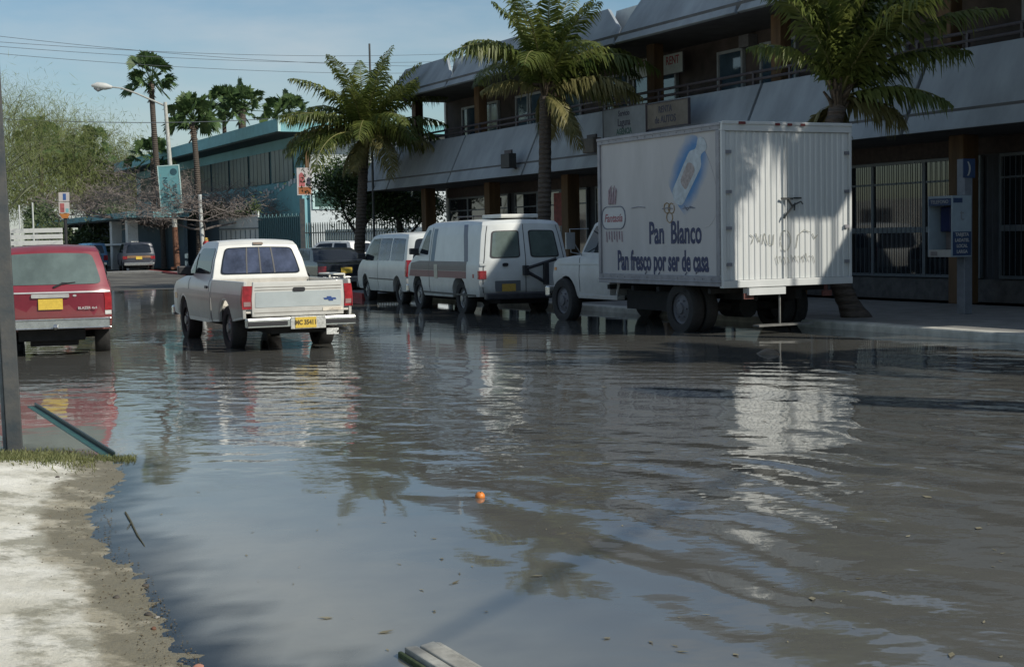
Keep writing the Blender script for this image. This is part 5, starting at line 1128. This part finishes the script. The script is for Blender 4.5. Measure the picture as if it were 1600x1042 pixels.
def tree(name, label, cat, base, fork_h, spread, height, seed, leafm, bark, nleaf, lsz, depth=5, r0=.14, group=None, droop=0, lean=0, flat=1.0, twig=.012, leafr=.35):
    rng = random.Random(seed); b = Vector(base); root = thing(name, label, cat, tuple(b), 0, group); tb = MB(); tips = []
    def grow(p, d, ln, r, lv):
        q = p; pts = [p.copy()]; rs = [r]; dd = d.copy()
        for k in range(3):
            dd = (dd + Vector((rng.uniform(-.22, .22), rng.uniform(-.22, .22), rng.uniform(-.1, .15) - droop * (depth - lv) * .25 / depth))).normalized(); q = q + dd * ln / 3; pts.append(q.copy()); rs.append(max(twig * .6, r * (1 - .12 * (k + 1))))
        tb.tube(pts, rs, 6 if lv > 2 else 4, cap=False)
        if lv <= 2: tips.extend([(pts[1], lv), (pts[2], lv), (pts[3], lv)])
        if lv == 0: return
        for k in range(3 if lv > 1 else 2):
            a = rng.uniform(0, 6.28); o_ = Vector((math.cos(a) * spread, math.sin(a) * spread, rng.uniform(-.15, .5) * flat))
            grow(q, (dd * .75 + o_).normalized(), ln * rng.uniform(.62, .82), max(twig, r * .60), lv - 1)
    grow(Vector((0, 0, -.1)), Vector((lean, 0, 1)).normalized(), fork_h + .1, r0, 0) if 0 else None
    top = Vector((lean * fork_h, 0, fork_h)); tb.tube([(0, 0, -.1), (lean * .4 * fork_h, 0, fork_h * .5), tuple(top)], [r0 * 1.25, r0, r0 * .9], 10)
    ln0 = (height - fork_h) * .42
    for k in range(4):
        a = k * 1.57 + rng.uniform(-.4, .4); grow(top, Vector((math.cos(a) * spread * .9, math.sin(a) * spread * .9, .85 * flat)).normalized(), ln0, r0 * .6, depth - 1)
    tb.build('trunk', bark, root, smooth=True, ang=60, fix=False)
    if nleaf:
        lf = MB()
        for i in range(nleaf):
            p, lv = rng.choice(tips); o_ = Vector((rng.gauss(0, leafr), rng.gauss(0, leafr), rng.gauss(0, leafr * .8) - droop * rng.random() * .5)); p = p + o_
            u = Vector((rng.gauss(0, 1), rng.gauss(0, 1), rng.gauss(0, 1) - droop * 2)).normalized(); v = u.orthogonal().normalized(); v = (v * math.cos(i) + u.cross(v) * math.sin(i))
            L_ = lsz[0] * rng.uniform(.6, 1.3); w_ = lsz[1] * rng.uniform(.7, 1.2); lf.add([p - v * w_, p + u * L_ * .5 - v * w_ * .2, p + u * L_, p + v * w_ + u * L_ * .4], [(0, 1, 2, 3)])
        lf.build('crown', leafm, root, fix=False)
    return root
FEATH = leafmat('feathery_leaf', (.12, .155, .045), (.30, .33, .12), .45, .6, .8)
FICUS = leafmat('ficus_leaf', (.018, .040, .014), (.06, .10, .03), .15, .35, 4)
BARKG = mat('grey_bark', (.17, .145, .13), .9, var=.3, scale=8)
BARKD = mat('dark_bark', (.05, .042, .035), .9, var=.3, scale=8)
g = 'feathery green trees at the far left'
def P2(x, D): v = dep(x, 400, D); return (v.x, v.y, .05)
tree('feathery_tree', 'pale green feathery tree beside the dark post, left of the others', 'tree', P2(66, 128), 2.0, .8, 13.0, 31, FEATH, BARKD, 26000, (.50, .034), 5, .2, g, .6, leafr=1.15)
tree('feathery_tree', 'green feathery tree above the small far signs, between the two small fan palms', 'tree', P2(120, 132), 2.0, .8, 11.5, 32, FEATH, BARKD, 26000, (.50, .034), 5, .2, g, .6, leafr=1.15)
tree('feathery_tree', 'dull green bushy tree behind the teal canopy next to the bare tree', 'tree', P2(176, 136), 2.2, .8, 8.5, 33, leafmat('dull_leaf', (.05, .075, .03), (.12, .14, .06), .3, .6, 1), BARKD, 16000, (.40, .05), 5, .2, g, .4, leafr=1.0)
tree('sparse_tree', 'sparse airy tree with thin twigs against the sky beside the dark post', 'tree', P2(-8, 66), 2.4, .7, 9.0, 34, FEATH, mat('green_bark', (.12, .13, .07), .8, var=.2), 9000, (.50, .010), 5, .09, None, .6, lean=.03, twig=.006, leafr=.7)
tree('bare_tree', 'leafless grey-brown spreading tree in front of the blue-grey wall', 'tree', P2(256, 89.4), 2.6, 1.25, 9.0, 35, leafmat('dry_leaf', (.15, .125, .115), (.30, .25, .22), .2, .8, 3), BARKG, 9000, (.42, .016), 5, .15, None, .02, flat=.22, twig=.026, leafr=.38)
tree('bare_tree', 'leafless twiggy tree behind the reddish palm trunk', 'tree', P2(318, 84), 2.3, 1.2, 7.6, 36, MC['dry_leaf'], BARKG, 6000, (.38, .016), 5, .12, None, .02, flat=.25, twig=.022, leafr=.34)
tree('ficus_tree', 'round dark leafy ficus between the picket fence and the far coconut palm', 'tree', tuple(W(52.2, 19.3, .1)), 1.6, .7, 4.3, 37, FICUS, BARKD, 12000, (.17, .055), 4, .13, 'dark leafy trees at the arcade end', 0, leafr=.36)
tree('ficus_tree', 'dark leafy ficus under the far end of the arcade awning', 'tree', tuple(W(51.0, 20.6, .1)), 1.4, .85, 3.5, 38, FICUS, BARKD, 8000, (.17, .055), 4, .12, 'dark leafy trees at the arcade end', 0, leafr=.36)
hg = MB(); rng = random.Random(9)
for i in range(9000):
    t_ = rng.random(); s_ = rng.uniform(99, 135); p = Vector(dep(40 + 150 * t_, 400, s_ * .95)); z = rng.random() ** 1.2 * (2.6 + 1.2 * math.sin(t_ * 9))
    u = Vector((rng.gauss(0, 1), rng.gauss(0, 1), rng.gauss(0, 1))).normalized(); v = u.orthogonal().normalized(); p = Vector((p.x, p.y, z + 1.2)); hg.add([p - v * .08, p + u * .25, p + v * .08], [(0, 1, 2)])
tag(hg.build('undergrowth', leafmat('hedge_leaf', (.03, .055, .02), (.09, .12, .045), .2, .6, 1), fix=False), 'mass of shrubs behind the teal canopy', kind='stuff')
vn = MB()
A_, B_ = w0, w2
for i in range(3800):
    t_ = rng.random(); p = A_.lerp(B_, t_); p = Vector((p.x + rng.gauss(0, .15), p.y + .25 + rng.gauss(0, .15), 3.15 + abs(rng.gauss(0, .28)) * (1 + .6 * math.sin(t_ * 20)))); u = Vector((rng.gauss(0, 1), rng.gauss(0, 1), rng.gauss(0, 1))).normalized(); v = u.orthogonal().normalized(); vn.add([p - v * .05, p + u * .2, p + v * .05], [(0, 1, 2)])
tag(vn.build('creeper', MC['hedge_leaf'], fix=False), 'dark creeper along the top of the street wall', kind='stuff')
# grass at the water's edge
gr = MB(); rng = random.Random(12)
for i in range(5200):
    x = rng.uniform(-20, 212); y = 722 + rng.gauss(0, 8) - (x - 90) * .02; 
    if x > 150: y = 716 + rng.gauss(0, 3)
    p = at(x, y, 0); h_, q_ = hgt(p.x, p.y); p.z = max(-.01, h_) - .004
    a = rng.uniform(0, 6.28); H = rng.uniform(.012, .05) * (1.0 if x < 120 else .6); o_ = Vector((math.cos(a), math.sin(a), 0)); e = p + Vector((0, 0, H)) + o_ * H * rng.uniform(.2, 1.1); wv = Vector((-o_.y, o_.x, 0)) * .0035
    gr.add([p - wv, p + wv, p.lerp(e, .6) + wv * .7 + Vector((0, 0, H * .15)), e], [(0, 1, 2, 3)])
tag(gr.build('grass', leafmat('grass_blade', (.09, .11, .035), (.24, .24, .10), .3, .6, 6), fix=False), 'short sparse grass at the edge of the water', kind='stuff')
# ------------------------------------------------------------------ street furniture and small things
GALV = mat('galvanised', (.42, .42, .38), .6, metal=.1, var=.15, scale=6)
RUST = mat('rusty_brown', (.16, .075, .045), .85, var=.35, scale=6)
SLATE = mat('dark_slate_steel', (.028, .038, .045), .6, var=0, col2=(.075, .072, .066), scale=6, bump=.002, bscale=40)
def post():
    b = at(24, 703, .03); r = thing('steel_post', 'dark slate steel post standing in the grass at the left edge', 'post', (b.x, b.y, -.02), rad(18))
    r.rotation_euler = (0, rad(-1.0), rad(18))
    MB().box(-.055, .055, -.055, .055, 0, 4.6).build('shaft', SLATE, r, bevel=.006); MB().box(-.085, -.057, -.02, .05, 0, 4.6).build('side_channel', mat('steel_grey_edge', (.10, .12, .13), .5, var=.3), r, bevel=.004)
    MB().box(-.11, .10, -.10, .10, -.01, .02).build('base_plate', RUST, r, bevel=.004)
post()
GRN = mat('green_steel_paint', (.018, .085, .060), .45, var=.35, scale=9)
A_, B_ = at(48, 630, .03), at(170, 707, .03); u = B_ - A_
def edging():
    r = thing('kerb_edging', 'green painted steel edging half under water beside the red wagon', 'kerb edging', (A_.x, A_.y, -.02), math.atan2(u.y, u.x)); L_ = u.length
    MB().box(0, L_, -.035, .03, 0, .025).build('top_flange', GRN, r, bevel=.003); MB().box(0, L_, .033, .048, -.05, .055).build('upstand', mat('green_black_edge', (.012, .03, .028), .4, var=.3), r, bevel=.003)
edging()
rng = random.Random(6)
def stone(name, label, c, r, ma, cat='stone', group=None, flat=.6, seed=0):
    bm = bmesh.new(); bmesh.ops.create_icosphere(bm, subdivisions=3, radius=1)
    for v in bm.verts: v.co *= 1 + .28 * mn.noise(v.co * 1.3 + Vector((seed, 0, 0))) + .08 * mn.noise(v.co * 5)
    bmesh.ops.scale(bm, vec=(r, r * .8, r * flat), verts=bm.verts); me = bpy.data.meshes.new(name); bm.to_mesh(me); bm.free(); me.materials.append(ma); me.shade_smooth()
    o = bpy.data.objects.new(name, me); COL.objects.link(o); o.location = c; o.rotation_euler = (0, 0, seed * 1.3); return tag(o, label, cat, group)
STN = mat('dark_stone', (.07, .06, .05), .9, var=.4, scale=20); LST = mat('pale_stone', (.30, .28, .24), .9, var=.3, scale=20)
for i, (x, y, r_, m_, lab) in enumerate(((228, 912, .016, STN, 'dark pebble on the wet sand, farthest from the camera'), (182, 935, .016, STN, 'dark pebble on the sand, leftmost of the row'), (232, 958, .020, STN, 'largest dark pebble on the wet sand'), (245, 962, .012, LST, 'small pale pebble touching the largest dark pebble'), (240, 981, .014, RUST, 'small reddish pebble in the shallow water'), (90, 752, .014, STN, 'dark pebble on the dry sand below the grass'))):
    p = at(x, y, .01); h_, q_ = hgt(p.x, p.y); stone('pebble', lab, (p.x, p.y, max(0, h_) + .003), r_, m_, 'pebble', 'pebbles along the water edge', .55, i)
p = at(310, 1040, .01); stone('brick_fragment', 'small salmon-coloured brick fragment at the bottom edge', (p.x, p.y, .005), .026, mat('salmon_brick', (.42, .19, .13), .9, var=.2), 'brick', None, .4, 9)
p = at(1200, 553, 0); stone('stone', 'half sunken brown stone before the box truck', (p.x, p.y, -.02), .17, mat('brown_stone', (.10, .075, .05), .6, var=.3), 'stone', None, .5, 4)
lit = MB(); rng = random.Random(17)
for i in range(900):
    t_ = rng.random(); y = 700 + 342 * t_; xs_ = np.interp(y, [700, 715, 760, 800, 850, 900, 950, 1000, 1042], [110, 170, 165, 150, 170, 215, 240, 270, 300]); x = xs_ - abs(rng.gauss(0, 60)) + 25
    p = at(x, y, .01); h_, q_ = hgt(p.x, p.y); z = max(.001, h_) + .002; a = rng.uniform(0, 6.28); L_ = rng.uniform(.002, .012); o_ = Vector((math.cos(a), math.sin(a), .2)) * L_; v = Vector((-o_.y, o_.x, 0)) * .4
    p = Vector((p.x, p.y, z)); lit.add([p - v, p + o_, p + v, p + Vector((0, 0, L_ * .5))], [(0, 1, 3), (1, 2, 3), (2, 0, 3)])
tag(lit.build('litter', mat('leaf_litter', (.10, .08, .05), .9, var=.5, scale=50), fix=False), 'dark crumbs of leaf litter along the wet sand', kind='stuff')
tw = MB(); pts = [at(196, 800, .004), at(205, 815, .006), at(214, 834, .006), at(226, 852, .003)]; tw.tube(pts, [.006, .005, .004, .002], 5); tw.tube([pts[1], at(198, 826, .004)], [.003, .001], 4)
tag(tw.build('twig', mat('wet_twig', (.10, .09, .045), .7, var=.3)), 'thin wet twig floating in the shallow water', 'twig')
# floating orange
p = at(750, 777, 0); o = thing('orange', 'single orange floating in the flooded street', 'fruit', (p.x, p.y, .008))
bm = bmesh.new(); bmesh.ops.create_uvsphere(bm, u_segments=32, v_segments=20, radius=.030)
for v in bm.verts: v.co *= 1 + .012 * mn.noise(v.co * 40); v.co.z *= .94
me = bpy.data.meshes.new('peel'); bm.to_mesh(me); bm.free(); me.materials.append(mat('orange_peel', (.62, .19, .03), .42, var=.22, scale=30, bump=.001, bscale=260)); me.shade_smooth(); q = bpy.data.objects.new('peel', me); COL.objects.link(q); q.parent = o
MB().tube([(.004, -.012, .025), (.006, -.014, .030)], [.004, .003], 6).build('stem', mat('stem_green', (.10, .12, .04), .7, var=.1), o)
# weathered board at the bottom edge
A_, B_ = at(634, 1012, .03), at(775, 1100, .03); u = B_ - A_
r = thing('weathered_board', 'grey weathered board lying in the shallow water at the bottom edge', 'board', (A_.x, A_.y, 0), math.atan2(u.y, u.x) )
WOOD = mat('weathered_wood', (.22, .21, .18), .9, var=0, col2=(.40, .39, .34), scale=7, bump=.004, bscale=30)
pl = MB(); L_ = u.length; yy = [-.01, .055, .06, .15, .155, .20]
for a, b_, dz in ((-.005, .045, 0), (.048, .118, .004), (.121, .145, -.003)):
    pl.prism([(0 + .02 * math.sin(a * 40), a), (L_, a), (L_, b_), (.01 * math.cos(b_ * 30), b_)], -.03, .035 + dz, axis='z')
pl.build('board', WOOD, r, bevel=.006)
MB().box(-.01, L_ * .6, -.03, -.012, -.03, .02).build('dark_green_edge', mat('dark_green_strip', (.05, .07, .025), .9, var=.4, scale=30), r, bevel=.006)  # dark green strip along one edge of the board

# pay phone on its post
def phone():
    b = at(1507, 490, .12); r = thing('pay_phone', 'pay phone hood with blue and white panels on a square post on the sidewalk', 'pay phone', (b.x, b.y, .115), STREET)
    MB().box(-.09, .09, -.09, .09, 0, 2.62).build('post', mat('post_bluegrey', (.20, .22, .25), .5, metal=.3, var=.15), r, bevel=.01)
    blue = mat('phone_blue', (.03, .055, .12), .5, var=.1); pale = mat('phone_pale', (.26, .32, .36), .6, var=.08); wh = mat('phone_white', (.38, .38, .36), .6, var=.05); gy = mat('phone_inner', (.20, .185, .19), .7, var=.15)
    sg = MB().box(-.13, .13, -.105, -.092, 2.30, 2.62).build('top_sign', blue, r)
    text('lettering', ')', .24, wh, sg, frame((0, -.108, 2.47), (1, 0, 0), (0, 0, 1)), .002, bold=.006)
    # hood: open towards the street (-x), closed end panel towards the camera (-y)
    m = MB(); x0, x1, y0, y1, z0, z1 = -.52, -.10, -.26, .32, .98, 2.00
    m.box(x0, x1, y0, y0 + .03, z0, z1); m.box(x0, x1, y1 - .03, y1, z0, z1); m.box(x0, x1, y0 + .03, y1 - .03, z1 - .04, z1); m.box(x1 - .03, x1, y0 + .03, y1 - .03, z0, z1 - .04)
    h = m.build('hood', pale, r)
    MB().box(x0 - .01, x0 + .02, y0 + .031, y1 - .031, z1 - .16, z1 - .045).build('header', blue, h); text('header_lettering', 'TELEFONO', .085, wh, h, frame((x0 - .013, .03, z1 - .10), (0, -1, 0), (0, 0, 1)), .001)
    MB().box(x0 - .01, x0 + .30, y0 + .031, y1 - .031, z0, z0 + .12).build('shelf', wh, h); MB().box(x0 - .014, x0 - .011, .08, .24, z0 + .02, z0 + .09).build('sticker', gy, h)
    MB().box(x1 - .045, x1 - .031, y0 + .031, y1 - .031, z0 + .12, z1 - .05).build('back_panel', gy, h)
    MB().box(x1 - .20, x1 - .046, .02, .26, z0 + .42, z0 + .84).build('phone_body', mat('phone_navy', (.02, .03, .10), .4, var=.1), h, bevel=.02)
    MB().tube([(x1 - .22, -.12, z0 + .40), (x1 - .28, -.13, z0 + .44), (x1 - .28, -.13, z0 + .62), (x1 - .22, -.12, z0 + .66)], [.03, .022, .022, .03], 8).build('handset', BLACKPL, h, smooth=True)
    MB().box(x0 + .01, x1 - .01, y0 - .004, y0 - .001, z0 + .02, z0 + .42).build('blue_panel', blue, h)
    for k, t_ in enumerate(('TARJETA', 'LADATEL', 'LOCAL', 'LARGA')): text('panel_lettering', t_, .075, wh, h, frame(((x0 + x1) / 2, y0 - .007, z0 + .37 - k * .095), (1, 0, 0), (0, 0, 1)), .001, bold=.003)
    text('panel_mark', 't', .30, mat('mark_grey', (.20, .22, .24), .7, var=.1), h, frame(((x0 + x1) / 2, y0 - .003, z0 + .70), (1, 0, 0), (0, 0, 1)), .001)
    MB().box(x0 + .02, x0 + .22, y0 - .004, y0 - .001, z1 - .12, z1 - .04).build('blue_tab', blue, h)
phone()

# street lamp with hanging sign
def lamp():
    b = dep(277, 419.5, 83.5); D = b.y; r = thing('street_lamp', 'tall cream street lamp with long curved arm and cobra head, rusty at its foot', 'street lamp', tuple(b))
    V = lambda x, y, dx=0: dep(x, y, D) - b
    top = V(258, 160)
    m = MB(); mid = V(273, 355); m.tube([mid, V(266, 260), top], [.15, .125, .10], 10); m.build('pole', GALV, r, smooth=True)
    MB().tube([(0, 0, -.05), tuple(mid)], [.18, .155], 10).box(-.3, .3, -.3, .3, -.05, .08).build('rusty_base', RUST, r, smooth=True)
    a = MB(); a.tube([V(259, 166), V(240, 158), V(215, 147), V(190, 138), V(170, 136)], [.06, .055, .05, .045, .045], 8); a.build('arm', GALV, r, smooth=True)
    h = MB(); hp = [V(175, 136.5), V(165, 135.5), V(152, 134.5), V(143, 134)]; h.tube(hp, [.08, .20, .22, .06], 12); h.build('lamp_head', mat('lamp_head_white', (.55, .55, .52), .5, var=.05), r, smooth=True)
    l_ = MB(); l_.tube([V(162, 138), V(153, 139.5), V(147, 138)], [.08, .17, .06], 10); l_.build('lens', mat('lamp_lens', (.22, .23, .24), .2, var=.1), r, smooth=True)
lamp()
def teal_sign():
    b = dep(277, 419.5, 83.5); D = b.y - .35; c = dep(266, 296, D); r = thing('hotel_sign', 'tall teal sign board with vertical dark lettering fixed to the street lamp', 'sign', tuple(c), rad(4)); r.rotation_euler = (0, rad(-3), rad(4))
    hw = 15.5 * D / F; hh = 36 * D / F
    MB().box(-hw, hw, -.04, .04, -hh, hh).build('board', mat('sign_teal', (.11, .27, .29), .6, var=.06), r)
    f = MB(); f.box(-hw - .05, -hw, -.06, .06, -hh - .05, hh + .05); f.box(hw, hw + .05, -.06, .06, -hh - .05, hh + .05); f.box(-hw, hw, -.06, .06, hh, hh + .05); f.box(-hw, hw, -.06, .06, -hh - .05, -hh); f.build('frame', TEALL, r)
    ink = mat('sign_dark_teal_ink', (.02, .07, .09), .7, var=.2)
    M1 = lambda x, z: frame((x, -.045, z), (0, 0, 1), (-1, 0, 0))
    text('lettering', 'ARCON', .34, ink, r, M1(-.22, .10), .003, bold=.012); text('lettering', 'HOTEL', .28, ink, r, M1(.28, -.12), .003, bold=.012)
    m = MB(); m.lathe([(.001, -.05), (.20, -.05), (.20, -.042)], Matrix.Translation((.27, 0, .98)), 24); m.build('round_emblem', ink, r)
    MB().box(-.42, .42, -.05, -.042, -.74, -.68).build('rule', ink, r); text('lettering', '3A', .30, ink, r, frame((.25, -.045, -1.05), (1, 0, 0), (0, 0, 1)), .003, bold=.01); text('lettering', 'H', .26, ink, r, frame((-.25, -.045, -1.05), (1, 0, 0), (0, 0, 1)), .003)
teal_sign()
b = dep(318, 400, 83); b.z = .1; r = thing('white_pole', 'thin plain white pole right of the reddish palm trunk', 'pole', (b.x, b.y, .1)); 
MB().tube([(0, 0, 0), tuple(dep(312, 304, b.y) - Vector((b.x, b.y, .1)))], .11, 10).build('shaft', mat('pole_white', (.50, .52, .50), .6, var=.08), r, smooth=True); MB().lathe([(.001, -.1), (.2, -.1), (.2, 0), (.11, .02)], Matrix.Rotation(rad(90), 4, 'X'), 12).build('foot', GALV, r)
def hydrant():  # red and yellow shape of unknown kind, given a hydrant's form
    b = at(322, 404, .12); D = 82; b = dep(323, 405, D); b.z = .12; r = thing('red_yellow_standpipe', 'tall red standpipe hydrant with yellow cap in front of the blue-grey wall', 'unidentified object', tuple(b)); K_ = 1.25
    R_ = mat('hydrant_red', (.38, .03, .03), .5, var=.15); X = Matrix.Rotation(rad(90), 4, 'X')
    MB().lathe([(.001, 0), (.26, 0), (.26, .06), (.15, .08), (.15, 1.35), (.19, 1.38), (.19, 1.50), (.12, 1.60), (.001, 1.60)], X @ Matrix.Scale(1, 4), 16).build('barrel', R_, r, smooth=True)
    o = MB(); o.tube([(-.28, 0, .80), (.28, 0, .80)], .08, 10); o.tube([(0, -.26, .66), (0, 0, .66)], .10, 10); o.build('outlet', R_, r, smooth=True)
    MB().lathe([(.001, 1.60), (.12, 1.60), (.10, 1.76), (.001, 1.79)], X, 12).build('cap', mat('hydrant_yellow', (.55, .36, .08), .5, var=.1), r, smooth=True)
    for c in r.children:
        if c.name.startswith(('barrel', 'cap')): c.rotation_euler = (0, 0, 0)
hydrant()
def poster():
    b = dep(474, 382, 66); b.z = .12; r = thing('poster_post', 'dark post carrying a red and white picture board in front of the teal building', 'sign', tuple(b), rad(6))
    MB().box(-.11, .11, -.11, .11, 0, 3.4).build('post', SLATE, r); t_ = dep(476, 284, 66) - b; hw = .34; hh = .62; z = t_.z
    MB().box(t_.x - hw, t_.x + hw, -.2, -.12, z - hh, z + hh).build('board', mat('poster_white', (.50, .46, .44), .6, var=.06), r)
    m = MB(); m.box(t_.x - hw + .06, t_.x + hw - .06, -.206, -.201, z - hh + .05, z - .25); m.build('picture_lower', mat('poster_orange', (.34, .12, .04), .6, var=.4, scale=3), r)
    MB().prism([(t_.x - .26, z - .22), (t_.x + .02, z - .22), (t_.x + .0, z + .30), (t_.x - .14, z + .42), (t_.x - .25, z + .3)], -.206, -.201).build('picture_figure', mat('poster_red', (.42, .12, .12), .6, var=.4, scale=4), r)
    MB().prism([(t_.x + .08, z - .22), (t_.x + .28, z - .22), (t_.x + .28, z + .14), (t_.x + .18, z + .20), (t_.x + .10, z + .1)], -.206, -.201).build('picture_dark', mat('poster_dark', (.06, .05, .07), .6, var=.3), r)
poster()
def far_sign():
    b = dep(104, 392, 70); b.z = .05; r = thing('small_sign_post', 'small far sign post with blue, red and orange plates above the red wagon', 'sign', tuple(b), rad(5)); k = 70 / F
    Z = lambda y: 1.55 + (385.2 - y) * k
    MB().tube([(0, 0, 0), (0, 0, Z(303))], .08, 8).build('post', BLACKPL, r)
    W_ = MC['poster_white']; MB().box(-.25, .25, -.12, -.09, Z(317), Z(303)).build('top_plate', W_, r); MB().box(-.05, .10, -.125, -.121, Z(315), Z(305)).build('blue_mark', mat('sign_blue', (.04, .10, .28), .6, var=.1), r)
    MB().box(-.26, .24, -.12, -.09, Z(335), Z(318)).build('middle_plate', W_, r); MB().box(-.20, .0, -.125, -.121, Z(334), Z(320)).build('red_mark', MC['poster_red'], r); MB().box(.06, .2, -.125, -.121, Z(334), Z(328)).build('green_mark', TEAL, r)
    MB().prism([(-.25, Z(336)), (.25, Z(336)), (.15, Z(343)), (-.12, Z(343))], -.12, -.09).build('lower_plate', mat('sign_orange', (.45, .17, .04), .6, var=.1), r)
far_sign()
for i, (x, y0, D) in enumerate(((33, 322, 84), (54, 318, 84))):
    p = dep(x, 400, D); p.z = .05; o = MB().tube([(0, 0, 0), (0, 0, dep(x, y0, D).z)], .05, 6).build('thin_pole', mat('pole_white', (.5, .52, .5), .6, var=.08)); o.location = p; tag(o, ['thin pale pole among the feathery trees, nearer the dark post', 'thin pale pole among the feathery trees, nearer the small sign post'][i], 'pole', 'thin pale poles')
p = dep(583, 300, 52); p.z = .1; r = thing('antenna_mast', 'thin dark mast rising behind the far coconut palm', 'mast', tuple(p)); MB().tube([(0, 0, 0), (0, 0, dep(583, 73, 52).z)], [.05, .035], 8).build('mast', SLATE, r); MB().box(-.12, .12, -.12, .12, -.02, .25).build('footing', CONC, r)
# overhead wires
WIRE = mat('wire', (.06, .07, .08), .6, var=0)
def wire(label, a, b, sag, r=.016, group='thin wires across the sky'):
    a = Vector(a); b = Vector(b); pts = []
    for i in range(25):
        t_ = i / 24; q = a.lerp(b, t_); q.z -= sag * 4 * t_ * (1 - t_); pts.append(q)
    return tag(MB().tube(pts, r, 5).build('wire', WIRE, smooth=True), label, 'wire', group)
D = 60
for lab, ya, yb in (('highest thin wire crossing the sky', 60, 74), ('second thin wire from the top of the sky', 66, 86), ('third thin wire from the top of the sky', 45, 96), ('fourth thin wire, sloping past the lamp head', 76, 104), ):
    wire(lab, dep(-150, ya - 6, D), dep(760, yb + 8, D + 30), .5, .011)
wire('lowest and darkest wire, passing behind the street lamp', dep(-150, 176, 60), dep(420, 186, 80), .3, .020)
# thick cable and its poles beside the arcade: the diagonal shadow on the water
def offset(x, y, h):
    p = at(x, y, 0); k = h / math.tan(SUN_EL); return p + SUN_H * k + Vector((0, 0, h))
c0, c1 = offset(610, 1035, 6.2), offset(1135, 752, 7.2); u = (c1 - c0)
tag(MB().tube([c0 - u * 2.2, c0, c1, c1 + u * .8], .021, 6).build('cable', WIRE, smooth=True), 'thick overhead cable beside the arcade', 'cable')

fl = MB(); rng = random.Random(23)
for i in range(170):
    x, y = rng.uniform(180, 1590), rng.uniform(570, 1035)
    p = at(x, y, 0)
    if hgt(p.x, p.y)[1] < .35: continue
    a = rng.uniform(0, 6.28); L_ = rng.uniform(.006, .026) * (1 if rng.random() < .8 else 2); o_ = Vector((math.cos(a), math.sin(a), 0)) * L_; v = Vector((-o_.y, o_.x, 0)) * rng.uniform(.2, .5); p.z = .003
    fl.add([p - v, p + o_ + Vector((0, 0, .003)), p + v, p - o_ * .6], [(0, 1, 2), (0, 2, 3)])
tag(fl.build('floating_debris', mat('floating_leaf', (.12, .10, .05), .6, var=0, col2=(.30, .27, .18), scale=3), fix=False), 'scattered leaf scraps floating on the flood water', kind='stuff')
